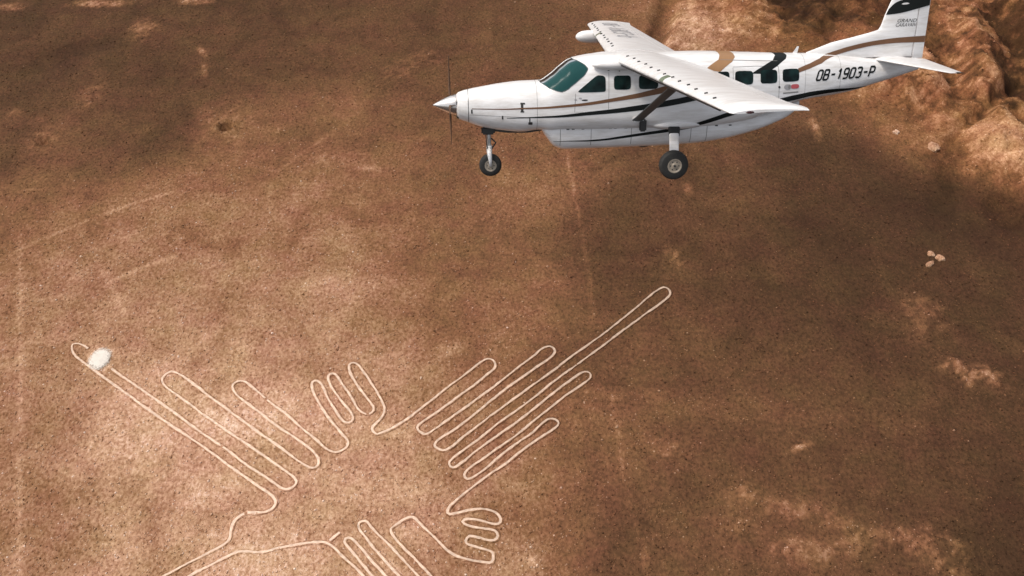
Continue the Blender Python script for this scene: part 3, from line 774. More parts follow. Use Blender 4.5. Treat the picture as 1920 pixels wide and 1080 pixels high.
tube('windscreen_frame', FUS.pt(ring[:, 0], ring[:, 1], .001), .009, M['strut'], plane, closed=True)
post = resample([(2.62, 90), (3.42, 90)], 30)
tube('windscreen_post', FUS.pt(post[:, 0], post[:, 1], .0), .010, M['white'], plane)

def box_bm(bm, c, s, rot=None, bev=0.0):
    r = bmesh.ops.create_cube(bm, size=1)
    mt = Matrix.Translation(c) @ (rot.to_4x4() if rot else Matrix.Identity(4)) @ Matrix.Diagonal((*s, 1))
    bmesh.ops.transform(bm, matrix=mt, verts=r['verts'])
    if bev:
        es = list({e for v in r['verts'] for e in v.link_edges})
        bmesh.ops.bevel(bm, geom=es, offset=bev, segments=2, affect='EDGES')
# cockpit behind the screen
bm = bmesh.new(); box_bm(bm, (3.05, 0, .36), (.36, 1.24, .22), bev=.05); box_bm(bm, (3.15, 0, .05), (.2, 1.2, .5))
bm_obj('instrument_panel', bm, M['dash'], plane)
for sy_ in (-.36, .36):
    bm = bmesh.new()
    box_bm(bm, (3.95, sy_, .0), (.5, .5, .14), bev=.04)
    box_bm(bm, (4.2, sy_, .35), (.14, .48, .7), Matrix.Rotation(rad(10), 3, 'Y'), .05)
    box_bm(bm, (4.27, sy_, .79), (.1, .28, .18), bev=.04)
    bm_obj('pilot_seat', bm, M['seat'], plane)
bm = bmesh.new(); box_bm(bm, (4.5, 0, .25), (.03, 1.42, 1.5))
bm_obj('cabin_bulkhead', bm, M['dash'], plane)
bm = bmesh.new(); box_bm(bm, (3.6, 0, -.22), (1.9, 1.36, .04))
bm_obj('cockpit_floor', bm, M['dash'], plane)

# nose cap and tail cap
def ring_cap(name, hull, x, cx0, rad0, xoff, mat, n=64):
    t = np.linspace(-90, 270, n, endpoint=False)
    R0 = hull.pt(np.full(n, x), t); R1 = np.stack([np.full(n, x + xoff), -rad0 * np.cos(np.radians(t)), cx0 + rad0 * np.sin(np.radians(t))], -1)
    Rm = R0 * .5 + R1 * .5; Rm[:, 0] = x - .05
    vv = np.concatenate([R0, Rm, R1]); ff = []
    for a in range(2):
        for j in range(n):
            k = (j + 1) % n
            ff.append((a * n + j, a * n + k, (a + 1) * n + k, (a + 1) * n + j))
    return mesh_obj(name, vv, ff, mat, plane, smooth=True)
ring_cap('cowl_lip', FUS, .63, 0, .20, -.05, M['white'])
ring_cap('tail_cone', FUS, 12.2, .73, .01, .12, M['white'])
bm = bmesh.new(); bmesh.ops.create_circle(bm, cap_ends=True, radius=.21, segments=40)
bmesh.ops.transform(bm, matrix=Matrix.Translation((.585, 0, 0)) @ Matrix.Rotation(rad(90), 4, 'Y'), verts=bm.verts)
bm_obj('engine_face', bm, M['dark'], plane)
for y_, z_, w_, h_ in ((0, -.29, .17, .05), (-.22, .03, .035, .1), (.22, .03, .035, .1)):
    bm = bmesh.new(); bmesh.ops.create_uvsphere(bm, u_segments=20, v_segments=12, radius=1)
    bmesh.ops.transform(bm, matrix=Matrix.Translation((.615, y_, z_)) @ Matrix.Diagonal((.05, w_, h_, 1)), verts=bm.verts)
    bm_obj('air_intake', bm, M['dark'], plane, smooth=True)

# spinner and propeller
def lathe(name, prof, mat, parent, n=40, axis='X', loc=(0, 0, 0), smooth=True):
    vv = []; ff = []
    for a, r in prof:
        for j in range(n):
            t = 2 * math.pi * j / n
            p = (a, r * math.cos(t), r * math.sin(t)) if axis == 'X' else (r * math.cos(t), a, r * math.sin(t))
            vv.append((p[0] + loc[0], p[1] + loc[1], p[2] + loc[2]))
    for i_ in range(len(prof) - 1):
        for j in range(n):
            a = i_ * n + j; b_ = i_ * n + (j + 1) % n
            ff.append((a, b_, b_ + n, a + n))
    ff.append(tuple(range(n))[::-1]); ff.append(tuple(range((len(prof) - 1) * n, len(prof) * n)))
    o = mesh_obj(name, vv, ff, mat, parent)
    auto_smooth(o, 40)
    return o
lathe('spinner', [(0, .004), (.015, .018), (.08, .055), (.2, .118), (.34, .182), (.46, .228), (.54, .25), (.575, .252)], M['chrome'], plane)
def blade_mesh():
    vv = []; ff = []; secs = 14; n = 12
    for s_ in range(secs):
        q = s_ / (secs - 1); r_ = .2 + 1.1 * q
        ch = .05 + .13 * min(1, q * 3) * (1 - .25 * q); ch *= 1 if q < .9 else (1 - ((q - .9) / .1) ** 2 * .7)
        th = .045 * (1 - q) + .012; pit = rad(16 - 12 * q)
        for j in range(n):
            t = 2 * math.pi * j / n
            a = ch * .5 * math.cos(t); b_ = th * .5 * math.sin(t)
            vv.append((a * math.sin(pit) + b_ * math.cos(pit), a * math.cos(pit) - b_ * math.sin(pit), r_))
    for s_ in range(secs - 1):
        for j in range(n):
            a = s_ * n + j; b_ = s_ * n + (j + 1) % n
            ff.append((a, b_, b_ + n, a + n))
    ff.append(tuple(range(n))[::-1]); ff.append(tuple(range((secs - 1) * n, secs * n)))
    return vv, ff
b0 = mesh_obj('propeller_blade', *blade_mesh(), M['blade'], plane, smooth=True)
for k in range(3):
    o = b0
    if k:
        o = b0.copy(); COL.objects.link(o); o.parent = plane
    o.location = (.42, 0, 0); o.rotation_euler = (rad(PROP + 120 * k), 0, 0)

# ---- things painted or fixed on the skin
def skin(name, hull, top, bot, mat, off=.005, n=60, rows=8, mirror=True, curve=False, both_label=None):
    """patch lying on the hull between two edge lines given as (x, angle)"""
    A = resample(top, n, curve); B = resample(bot, n, curve)
    res = []
    for mir in ((False, True) if mirror else (False,)):
        vv = []; ff = []
        for r_ in range(rows + 1):
            q = r_ / rows
            L = A * (1 - q) + B * q
            t = 180 - L[:, 1] if mir else L[:, 1]
            vv += list(hull.pt(L[:, 0], t, off))
        for r_ in range(rows):
            for j in range(n - 1):
                a = r_ * n + j
                f_ = (a, a + n, a + n + 1, a + 1)
                ff.append(f_[::-1] if mir else f_)
        res.append(mesh_obj(name, vv, ff, mat, plane, smooth=True))
    return res
def XZ(hull, pts):
    p = np.array(pts, float)
    return np.stack([p[:, 0], hull.tz(p[:, 0], p[:, 1])], 1)
def line_xz(pts, widths):
    p = np.array(pts, float); w = np.array(widths)
    a = p.copy(); a[:, 1] += w / 2; b_ = p.copy(); b_[:, 1] -= w / 2
    return a, b_
def stripe(hull, pts, widths, mat, n=90, **k):
    p = np.array(pts, float)
    xs_ = np.linspace(p[0, 0], p[-1, 0], n)
    c = np.stack([xs_, pchip(p[:, 0], p[:, 1])(xs_)], 1)
    w_ = np.interp(xs_, p[:, 0], widths)
    a, b_ = line_xz(c, w_)
    return skin('stripe', hull, XZ(hull, a), XZ(hull, b_), mat, n=n, rows=3, **k)

# tan and black stripes sweeping along the side
stripe(FUS, [(.95, -.042), (1.66, -.043), (2.17, -.022), (2.68, -.004), (3.07, .024), (3.71, .08), (4.35, .165), (5.0, .262), (5.51, .365), (6.05, .5)],
       [.016, .024, .034, .046, .055, .068, .085, .115, .15, .19], M['tan'])
stripe(FUS, [(1.79, -.257), (2.43, -.236), (3.07, -.210), (3.71, -.154), (4.36, -.105), (5.0, -.04), (5.66, .05), (6.18, .14), (6.9, .32), (7.5, .52)],
       [.012, .03, .055, .085, .105, .13, .145, .15, .16, .16], M['black'])
stripe(POD, [(2.93, -.86), (3.4, -.858), (3.76, -.862), (4.2, -.84), (4.55, -.80), (5.08, -.733), (5.74, -.655), (6.27, -.575), (6.7, -.49)],
       [.008, .02, .035, .05, .06, .07, .08, .09, .1], M['black'])
stripe(FUS, [(6.45, -.50), (6.75, -.405), (7.26, -.24), (7.91, -.085), (8.32, -.005), (8.65, .06), (9.0, .118), (9.3, .165), (9.86, .205), (10.4, .225), (10.9, .262)],
       [.1, .115, .12, .125, .13, .13, .125, .115, .10, .06, .012], M['black'])
# slanting bands running up over the cabin roof
skin('roof_band', FUS, [(6.58, 36.3), (6.94, 56.8), (7.0, 70), (7.02, 90)], [(6.95, 33), (7.27, 52.4), (7.37, 65.4), (7.38, 90)], M['tan_light'], rows=10)
skin('roof_band', FUS, [(7.72, 31), (8.02, 44), (8.31, 58.3), (8.42, 75), (8.44, 90)], [(8.10, 31), (8.40, 45), (8.655, 62), (8.72, 74), (8.73, 90)], M['black'], rows=10, off=.004)
skin('stripe', FUS, [(8.93, 38.5), (9.27, 48.5), (9.52, 60), (9.68, 74)], [(8.93, 30.5), (9.25, 37), (9.56, 46), (9.97, 74)], M['tan'], rows=6)

# windows: superelliptic panes
def window(cx_, cz_, hw, hh, mat=None, name='window', skew=0.0, pw=5, off=.007):
    u = -np.cos(np.linspace(0, np.pi, 36)); e = hh * (1 - np.abs(u) ** pw) ** (1 / pw)
    xx = cx_ + hw * u
    r = skin(name, FUS, XZ(FUS, np.stack([xx + skew * e, cz_ + e], 1)), XZ(FUS, np.stack([xx - skew * e, cz_ - e], 1)), mat or M['glass'], n=36, rows=8, off=off)
    return r
def poly_window(top, bot):
    return skin('window', FUS, XZ(FUS, top), XZ(FUS, bot), M['glass'], n=50, rows=10, off=.007)
poly_window([(3.50, .375), (3.53, .41), (3.70, .545), (3.93, .72), (3.99, .742), (4.09, .735), (4.145, .70), (4.16, .66), (4.162, .45)],
            [(3.50, .37), (3.55, .355), (3.70, .354), (3.93, .356), (4.0, .358), (4.10, .36), (4.13, .362), (4.155, .38), (4.162, .42)])
for cx_, cz_, hw, hh in ((4.565, .565, .205, .165), (5.20, .565, .235, .165), (5.87, .575, .24, .165), (6.52, .585, .24, .165), (7.02, .60, .155, .165),
                         (7.54, .61, .225, .160), (8.165, .618, .215, .158), (8.735, .630, .215, .148)):
    window(cx_, cz_, hw, hh)

# door outlines, cowling seam, latches and marks
def seam(pts, wd=.012, hull=FUS, mat=None, n=40, name='panel_seam', mirror=True):
    p = resample(pts, n); d = np.gradient(p, axis=0)
    # thin strip across a line in (x, z)
    d /= np.linalg.norm(d, axis=1, keepdims=True); nn = np.stack([-d[:, 1], d[:, 0]], 1)
    return skin(name, hull, XZ(hull, p + nn * wd / 2), XZ(hull, p - nn * wd / 2), mat or M['seam'], n=n, rows=1, off=.0035, mirror=mirror)
def ringseam(x, t0, t1, wd=.012, hull=FUS, mat=None):
    return skin('panel_seam', hull, [(x, t0), (x, t1)], [(x + wd, t0), (x + wd, t1)], mat or M['seam'], n=80, rows=1, off=.0035, mirror=False)
ringseam(.86, -90, 270, .014, mat=M['dark'])
ringseam(2.52, -80, 260, .008)
for x_ in (9.12, 10.05): ringseam(x_, -60, 240, .006)
seam([(3.44, .33), (3.42, -.12), (4.24, -.12), (4.24, .80)], .010)
seam([(7.27, .84), (7.27, -.15)], .010)
seam([(7.27, .86), (7.85, .865), (8.42, .84)], .010)
seam([(8.42, .84), (8.45, .02)], .010)
seam([(.9, -.19), (2.5, -.24)], .008)
for mir_ in (57, 123): skin('panel_seam', FUS, [(6.98, mir_), (8.42, mir_)], [(6.98, mir_ - .9), (8.42, mir_ - .9)], M['seam'], n=40, rows=1, off=.009, mirror=False)
for x_ in (3.10, 3.86, 4.86, 6.35, 6.75): seam([(x_, -.56), (x_, -.98)], .012, POD)
for x_ in (3.25, 3.38, 3.62, 4.3, 4.42, 4.68, 6.95, 7.3):
    skin('latch', POD, XZ(POD, [(x_, -.545), (x_ + .07, -.545)]), XZ(POD, [(x_, -.575), (x_ + .07, -.575)]), M['dark'], n=4, rows=2)
for x_, z0, z1, w_ in ((2.12, .115, .075, .11), (2.13, .115, -.115, .06), (2.12, -.085, -.115, .09), (1.67, -.20, -.29, .035), (2.33, -.24, -.36, .025), (.93, -.06, -.16, .035)):
    skin('latch', FUS, XZ(FUS, [(x_, z0), (x_ + w_, z0)]), XZ(FUS, [(x_, z1), (x_ + w_, z1)]), M['dark'], n=4, rows=4)
window(2.36, -.385, .05, .035, M['dark'], 'drain_port')
window(3.66, .172, .075, .018, M['dark'], 'door_handle', pw=2)
window(3.44, .18, .03, .012, M['grey'], 'placard', pw=3)
window(3.55, .22, .035, .012, M['grey'], 'placard', pw=3)
window(8.44, .365, .028, .028, M['dark'], 'lock', pw=2)
window(4.24, .86, .028, .028, M['dark'], 'vent_port', pw=2)
# operator's emblem beside the rear door
window(8.66, .36, .095, .062, M['grey'], 'emblem', pw=2.2)
window(8.70, .36, .03, .045, M['seam'], 'emblem', pw=2.2, off=.010)
window(8.85, .365, .105, .055, M['red'], 'emblem', pw=3)
seam([(8.55, .215), (8.95, .23)], .03, mat=M['seam'], name='placard')

# lettering
def lettering(name, text, mapfn, mat, shear=0.0, size=1.0, space=1.0, bold=0.0):
    cu = bpy.data.curves.new(name, 'FONT'); cu.body = text; cu.size = size; cu.shear = shear
    cu.space_character = space; cu.offset = bold
    cu.resolution_u = 3
    o = bpy.data.objects.new(name, cu); COL.objects.link(o)
    dg = bpy.context.evaluated_depsgraph_get(); dg.update()
    me_ = bpy.data.meshes.new_from_object(o.evaluated_get(dg))
    bpy.data.objects.remove(o); bpy.data.curves.remove(cu)
    bm = bmesh.new(); bm.from_mesh(me_)
    bmesh.ops.triangulate(bm, faces=bm.faces)
    long_e = [e for e in bm.edges if e.calc_length() > .2]
    bmesh.ops.subdivide_edges(bm, edges=long_e, cuts=2)
    xs_ = [v.co.x for v in bm.verts]; ys_ = [v.co.y for v in bm.verts]
    x0, x1, y0, y1 = min(xs_), max(xs_), min(ys_), max(ys_)
    for v in bm.verts:
        v.co = Vector(mapfn((v.co.x - x0) / (x1 - x0), (v.co.y - y0) / (y1 - y0)))
    bm.to_mesh(me_); bm.free()
    me_.materials.clear(); me_.materials.append(mat)
    o = bpy.data.objects.new(name, me_); COL.objects.link(o); o.parent = plane
    return o
def side_map(x0, x1, z00, z10, h, starboard=False):
    def f(u, v):
        if starboard: u = 1 - u
        x = x0 + (x1 - x0) * u; z = z00 + (z10 - z00) * u + h * v
        p = FUS.pt(np.array(x), FUS.tz(np.array(x), np.array(z)), .006)
        return (p[0], -p[1] if starboard else p[1], p[2])
    return f
# squared stencil-like figures of the registration, each a stroke of even width in a 1 x 1.8 cell
STROKES = {'O': [[(.2, 0), (.8, 0), (1, .25), (1, 1.55), (.8, 1.8), (.2, 1.8), (0, 1.55), (0, .25), (.2, 0)]],
           'B': [[(0, 0), (0, 1.8), (.78, 1.8), (.95, 1.62), (.95, 1.12), (.78, .95), (0, .95)], [(.78, .95), (1, .75), (1, .2), (.8, 0), (0, 0)]],
           '-': [[(.1, .9), (.95, .9)]], '1': [[(.2, 1.35), (.6, 1.8), (.6, 0)]],
           '9': [[(.05, 0), (.8, 0), (1, .25), (1, 1.55), (.8, 1.8), (.2, 1.8), (0, 1.55), (0, 1.05), (.2, .8), (1, .8)]],
           '0': [[(.2, 0), (.8, 0), (1, .25), (1, 1.55), (.8, 1.8), (.2, 1.8), (0, 1.55), (0, .25), (.2, 0)]],
           '3': [[(0, 1.6), (.2, 1.8), (.8, 1.8), (1, 1.6), (1, 1.1), (.85, .93), (.35, .93)], [(.85, .93), (1, .75), (1, .2), (.8, 0), (.2, 0), (0, .2)]],
           'P': [[(0, 0), (0, 1.8), (.8, 1.8), (1, 1.6), (1, 1.0), (.8, .8), (0, .8)]]}
def stroke_text(name, text, mapfn, mat, w_=.36, adv=1.5, shear=.36):
    vv, ff = [], []
    tot = adv * (len(text) - 1) + 1.0
    for k, ch in enumerate(text):
        for li, ln in enumerate(STROKES[ch]):
            p = resample(ln, 26); d = np.gradient(p, axis=0)
            if np.allclose(p[0], p[-1]): d[0] = d[-1] = p[1] - p[-2]
            d /= np.linalg.norm(d, axis=1, keepdims=True) + 1e-9
            nn = np.stack([-d[:, 1], d[:, 0]], 1) * w_ / 2; b_ = len(vv)
            for q in range(len(p)):
                for sd in (1, -1):
                    x, y = p[q] + sd * nn[q]
                    vv.append(np.array(mapfn((k * adv + x + shear * (y - .9)) / tot, y / 1.8, k * .0004 + li * .0006)))
            for q in range(len(p) - 1): ff.append((b_ + 2 * q, b_ + 2 * q + 1, b_ + 2 * q + 3, b_ + 2 * q + 2))
    return mesh_obj(name, vv, ff, mat, plane)
def side_map(x0, x1, z00, z10, h, starboard=False):
    def f(u, v, o=0.0):
        if starboard: u = 1 - u
        x = x0 + (x1 - x0) * u; z = z00 + (z10 - z00) * u + h * v
        p = FUS.pt(np.array(x), FUS.tz(np.array(x), np.array(z)), .006 + o)
        return (p[0], -p[1] if starboard else p[1], p[2])
    return f
for sb in (False, True):
    stroke_text('registration', 'OB-1903-P', side_map(9.44, 10.95, .485, .525, .225, sb), M['black'])

# ---- belly cargo pod
P, Q, _, _, _ = hull_mesh(POD, np.concatenate([np.linspace(2.62, 3.3, 24), np.linspace(3.36, 9.2, 90)]), 96)
mesh_obj('cargo_pod', P, np.concatenate([Q]), M['white'], plane, smooth=True)
t_ = np.linspace(-90, 270, 96, endpoint=False)
for xx in (2.62,):
    c = POD.pt(np.full(96, xx), t_)
    mesh_obj('pod_nose', c, [tuple(range(96))], M['white'], plane)

# ---- wings
def foil(n=40, t=.15, m_=.02, p_=.4, a=0.0, b_=1.0):
    """closed airfoil loop between chord fractions a and b"""
    k = np.linspace(0, 1, n); x = a + (b_ - a) * (0.5 - 0.5 * np.cos(np.pi * k))
    th = 5 * t * (.2969 * np.sqrt(np.maximum(x, 0)) - .126 * x - .3516 * x ** 2 + .2843 * x ** 3 - .1030 * x ** 4)
    yc = np.where(x < p_, m_ / p_ ** 2 * (2 * p_ * x - x * x), m_ / (1 - p_) ** 2 * ((1 - 2 * p_) + 2 * p_ * x - x * x))
    up = np.stack([x, yc + th], 1); lo = np.stack([x, yc - th], 1)
    return np.concatenate([up[::-1], lo[1:] if a == 0 else lo])
def wing_sec(y, a, b_, t=None, le_shift=0.0, tscale=1.0, droop=0.0):
    q = (abs(y) - .82) / (7.62 - .82)
    le = np.array([4.43 + .50 * q + le_shift, 1.085 + .07 * q - droop]); te = np.array([6.52 - .28 * q + .13 * np.clip((abs(y) - 7.3) / .6, 0, 1), .90 + .27 * q - droop])
    t = (.165 - .045 * np.clip(q, 0, 1)) * tscale
    f_ = foil(t=t, a=a, b_=b_)
    d = te - le; nrm = np.array([-d[1], d[0]])
    P_ = le + f_[:, :1] * d + f_[:, 1:] * nrm
    return np.stack([P_[:, 0], np.full(len(P_), y), P_[:, 1]], 1)
def loft(secs, base):
    n = len(secs[0]); vv = list(np.concatenate(secs)); ff = []
    for s_ in range(len(secs) - 1):
        for j in range(n):
            k = (j + 1) % n
            ff.append((base + s_ * n + j, base + s_ * n + k, base + (s_ + 1) * n + k, base + (s_ + 1) * n + j))
    ff.append(tuple(base + j for j in range(n))[::-1]); ff.append(tuple(base + (len(secs) - 1) * n + j for j in range(n)))
    return vv, ff
def wing_point(y, frac, off=0.0):
    """point on the upper skin at a chord fraction"""
    f_ = wing_sec(y, 0, 1)
    up = f_[:40][::-1]
    x = up[0, 0] + frac * (up[-1, 0] - up[0, 0])
    return np.array([x, y, np.interp(x, up[:, 0], up[:, 2]) + off])
for sg in (-1, 1):
    vv, ff = loft([wing_sec(sg * y, 0, .742) for y in np.linspace(.86, 7.50, 20)], 0)
    for a, b_ in ((.15, .86),):
        v2, f2 = loft([wing_sec(sg * y, 0, 1) for y in (a, b_)], len(vv)); vv += v2; ff += f2
    tipsec = [wing_sec(sg * y, 0, 1, le_shift=ls, tscale=ts, droop=dr) for y, ls, ts, dr in ((7.50, 0, 1, 0), (7.66, .0, 1, .0), (7.78, .01, .97, .004), (7.88, .03, .86, .014), (7.95, .07, .6, .03), (7.985, .12, .3, .042))]
    v2, f2 = loft(tipsec, len(vv)); vv += v2; ff += f2
    wing = mesh_obj('wing', vv, ff, M['white'], plane)
    bm = bmesh.new(); bm.from_mesh(wing.data); bmesh.ops.recalc_face_normals(bm, faces=bm.faces); bm.to_mesh(wing.data); bm.free()
    auto_smooth(wing, 40)
    for nm, y0, y1 in (('flap', .88, 5.0), ('aileron', 5.03, 7.48)):
        v2, f2 = loft([wing_sec(sg * y, .752, 1) for y in np.linspace(y0, y1, 8)], 0)
        o = mesh_obj(nm, v2, f2, M['white'], wing)
        bm = bmesh.new(); bm.from_mesh(o.data); bmesh.ops.recalc_face_normals(bm, faces=bm.faces); bm.to_mesh(o.data); bm.free()
        auto_smooth(o, 40)
    # small upright tabs along the front of the upper skin
    bm = bmesh.new(); box_bm(bm, (0, 0, .012), (.062, .014, .028))
    vg0 = None
    for k in range(13):
        y = sg * (1.05 + .505 * k); p = wing_point(y, .085 + .012 * (k % 2))
        if vg0 is None:
            vg0 = bm_obj('vortex_generator', bm, M['dark'], wing); o = vg0
        else:
            o = vg0.copy(); COL.objects.link(o); o.parent = wing
        o.location = p; o.rotation_euler = (0, rad(-14), rad(22 * sg))
    # dark tube painting in the shade under the lip of the leading edge
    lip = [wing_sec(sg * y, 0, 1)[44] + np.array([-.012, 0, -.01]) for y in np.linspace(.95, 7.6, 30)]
    tube('leading_edge_shade', lip, .016, M['dark'], wing, n=6)
    # landing light in the leading edge
    v2, f2 = loft([wing_sec(sg * y, 0, .10) * np.array([1, 1, 1]) + np.array([-.004, 0, .003]) for y in (4.22, 4.34, 4.46)], 0)
    mesh_obj('landing_light', v2, f2, M['lamp'], wing)
    # navigation light on the tip
    tipm = wing_sec(sg * 7.955, 0, 1).mean(0)
    bm = bmesh.new(); bmesh.ops.create_uvsphere(bm, u_segments=14, v_segments=8, radius=1)
    bmesh.ops.transform(bm, matrix=Matrix.Translation((5.36, sg * 7.955, 1.135)) @ Matrix.Diagonal((.09, .05, .028, 1)), verts=bm.verts)
    bm_obj('navigation_light', bm, M['navred'], wing, smooth=True)
    # lift strut
    A = np.array([4.97, sg * .74, -.36]); B = np.array([5.0, sg * 4.35, 1.02])
    vv = []; ff = []; n = 20
    for c, sc in ((A, 1.15), (A * .9 + B * .1, 1.0), (A * .1 + B * .9, 1.0), (B, 1.1)):
        for j in range(n):
            th = 2 * math.pi * j / n
            vv.append(c + np.array([.125 * sc * math.cos(th), 0, .035 * sc * math.sin(th)]))
    for s_ in range(3):
        for j in range(n):
            ff.append((s_ * n + j, s_ * n + (j + 1) % n, (s_ + 1) * n + (j + 1) % n, (s_ + 1) * n + j))
    mesh_obj('wing_strut', vv, ff, M['strut'], plane, smooth=True)
    bm = bmesh.new(); box_bm(bm, (4.99, sg * .79, -.31), (.3, .1, .16), bev=.03); bm_obj('strut_fairing', bm, M['white'], plane, smooth=False)
    # rounded fairing where the wing front meets the cabin
    bm = bmesh.new(); bmesh.ops.create_uvsphere(bm, u_segments=28, v_segments=16, radius=1)
    bmesh.ops.transform(bm, matrix=Matrix.Translation((4.55, sg * .70, .985)) @ Matrix.Diagonal((.72, .20, .145, 1)), verts=bm.verts)
    bm_obj('wing_root_fairing', bm, M['white'], plane, smooth=True)
    # tailplane
    def tail_sec(y, a, b_, ts=1.0):
        q = (abs(y) - .1) / (2.95 - .1)
        le = np.array([11.03 + .45 * q, .90 + .04 * q]); te = np.array([12.28 - .52 * q, .90 + .04 * q])
        f_ = foil(n=24, t=.09 * ts, m_=.0, a=a, b_=b_)
        d = te - le
        P_ = le + f_[:, :1] * d + f_[:, 1:] * np.array([-d[1], d[0]])
        return np.stack([P_[:, 0], np.full(len(P_), y), P_[:, 1]], 1)
    vv, ff = loft([tail_sec(sg * y, 0, .6) for y in np.linspace(.03, 2.7, 6)], 0)
    v2, f2 = loft([tail_sec(sg * y, 0, 1, ts) for y, ts in ((2.7, 1), (2.82, .9), (2.89, .6), (2.92, .3))], len(vv)); vv += v2; ff += f2
    st_ = mesh_obj('tailplane', vv, ff, M['white'], plane)
    bm = bmesh.new(); bm.from_mesh(st_.data); bmesh.ops.recalc_face_normals(bm, faces=bm.faces); bm.to_mesh(st_.data); bm.free(); auto_smooth(st_, 40)
    v2, f2 = loft([tail_sec(sg * y, .61, 1) for y in np.linspace(.2, 2.68, 5)], 0)
    o = mesh_obj('elevator', v2, f2, M['white'], st_)
    bm = bmesh.new(); bm.from_mesh(o.data); bmesh.ops.recalc_face_normals(bm, faces=bm.faces); bm.to_mesh(o.data); bm.free(); auto_smooth(o, 40)
    v2, f2 = loft([tail_sec(sg * y, .5, 1.04, 1.05) for y in (2.84, 2.92, 2.96)], 0)
    mesh_obj('tailplane_tip', v2, f2, M['black'], st_)
    # main gear: sprung leg in a black boot, white fairing, wheel
    def slab(name, pts, mat, w_=(.13, .05), parent=plane):
        vv = []; ff = []; n = 16
        for c, ws_, hs_ in pts:
            for j in range(n):
                th = 2 * math.pi * j / n
                cs_, sn_ = math.cos(th), math.sin(th)
                vv.append((c[0] + ws_ * math.copysign(abs(cs_) ** .5, cs_), c[1] * sg, c[2] + hs_ * math.copysign(abs(sn_) ** .6, sn_)))
        for s_ in range(len(pts) - 1):
            for j in range(n):
                ff.append((s_ * n + j, s_ * n + (j + 1) % n, (s_ + 1) * n + (j + 1) % n, (s_ + 1) * n + j))
        ff.append(tuple(range(n))[::-1]); ff.append(tuple(range((len(pts) - 1) * n, len(pts) * n)))
        o = mesh_obj(name, vv, ff, mat, parent); auto_smooth(o, 50)
        return o
    leg = slab('gear_leg', [((5.87, .80, -.56), .125, .05), ((5.805, 1.16, -.76), .12, .045), ((5.741, 1.48, -.96), .115, .045), ((5.70, 1.66, -1.12), .11, .06)], M['white'])
    slab('gear_boot', [((5.90, .66, -.48), .15, .07), ((5.86, .90, -.61), .142, .062), ((5.835, 1.02, -.68), .138, .06)], M['boot'], parent=leg)
    bm = bmesh.new(); bmesh.ops.create_uvsphere(bm, u_segments=28, v_segments=16, radius=1)
    bmesh.ops.transform(bm, matrix=Matrix.Translation((5.95, sg * .55, -.50)) @ Matrix.Diagonal((.7, .29, .13, 1)), verts=bm.verts)
    bm_obj('gear_fairing', bm, M['white'], plane, smooth=True)

def wheel(x, y, z, r, wd, rim, parent=plane):
    root = lathe('wheel', [(-wd * .30, rim * .9), (-wd * .5, rim * 1.03), (-wd * .5, r * .72), (-wd * .44, r * .9), (-wd * .28, r * .985), (-wd * .1, r), (-wd * .095, r * .985), (-wd * .06, r * .985), (-wd * .055, r), (wd * .055, r), (wd * .06, r * .985), (wd * .095, r * .985), (wd * .1, r), (wd * .28, r * .985), (wd * .44, r * .9), (wd * .5, r * .72), (wd * .5, rim * 1.03), (wd * .30, rim * .9)], M['rubber'], parent, n=48, axis='Y')
    root.location = (x, y, z)
    hub = lathe('rim', [(-wd * .52, .02), (-wd * .52, rim * .3), (-wd * .46, rim * .38), (-wd * .43, rim * .8), (-wd * .50, rim * .9), (-wd * .50, rim * 1.04), (wd * .50, rim * 1.04), (wd * .50, rim * .9), (wd * .43, rim * .8), (wd * .46, rim * .38), (wd * .52, rim * .3), (wd * .52, .02)], M['hub'], root, n=40, axis='Y')
    cap = lathe('axle_cap', [(-wd * .56, .0005), (-wd * .56, rim * .17), (wd * .56, rim * .17), (wd * .56, .0005)], M['dark'], root, n=16, axis='Y')
    # dark lightening holes round the rim
    for k in range(6):
        th = 2 * math.pi * k / 6
        bm = bmesh.new(); bmesh.ops.create_circle(bm, cap_ends=True, radius=rim * .1, segments=10)
        bmesh.ops.transform(bm, matrix=Matrix.Translation((rim * .6 * math.cos(th), -wd * .458, rim * .6 * math.sin(th))) @ Matrix.Rotation(rad(90), 4, 'X'), verts=bm.verts)
        bm_obj('rim_hole', bm, M['dark'], root)
    return root
for sg in (-1, 1): wheel(5.67, sg * 1.78, -1.235, .345, .26, .165)
wheel(1.39, 0, -1.545, .285, .20, .145)
# nose gear: oleo, fork and scissor link
tube('nose_gear_leg', [(1.36, 0, -.5), (1.365, 0, -.8), (1.37, 0, -1.1)], .05, M['steel'], plane, n=16)
tube('nose_gear_collar', [(1.37, 0, -1.04), (1.37, 0, -1.2)], .075, M['white'], plane, n=16)
for y_ in (-.135, .135):
    tube('nose_fork', [(1.37, y_ * .4, -1.14), (1.37, y_, -1.24), (1.385, y_, -1.40), (1.39, y_ * 1.02, -1.55)], .05, M['white'], plane, n=12, taper=[.07, .062, .045, .034])
tube('scissor_link', [(1.42, 0, -.86), (1.54, 0, -.98), (1.43, 0, -1.13)], .02, M['dark'], plane)
tube('gear_hose', [(1.30, -.05, -.55), (1.29, -.06, -.8), (1.31, -.07, -1.05), (1.33, -.1, -1.3)], .012, M['dark'], plane)
bm = bmesh.new(); box_bm(bm, (1.35, 0, -.66), (.34, .2, .2), bev=.04); bm_obj('gear_well', bm, M['dark'], plane)
# engine exhaust fairing under the nose
lathe('exhaust_fairing', [(-.6, .02), (-.45, .1), (0, .16), (.5, .17), (.9, .12), (1.1, .03)], M['strut'], plane, loc=(1.85, .12, -.60))
# boarding step below the strut
bm = bmesh.new(); box_bm(bm, (5.10, -.80, -.47), (.17, .12, .30), bev=.03)
bm_obj('boarding_step', bm, M['dark'], plane)

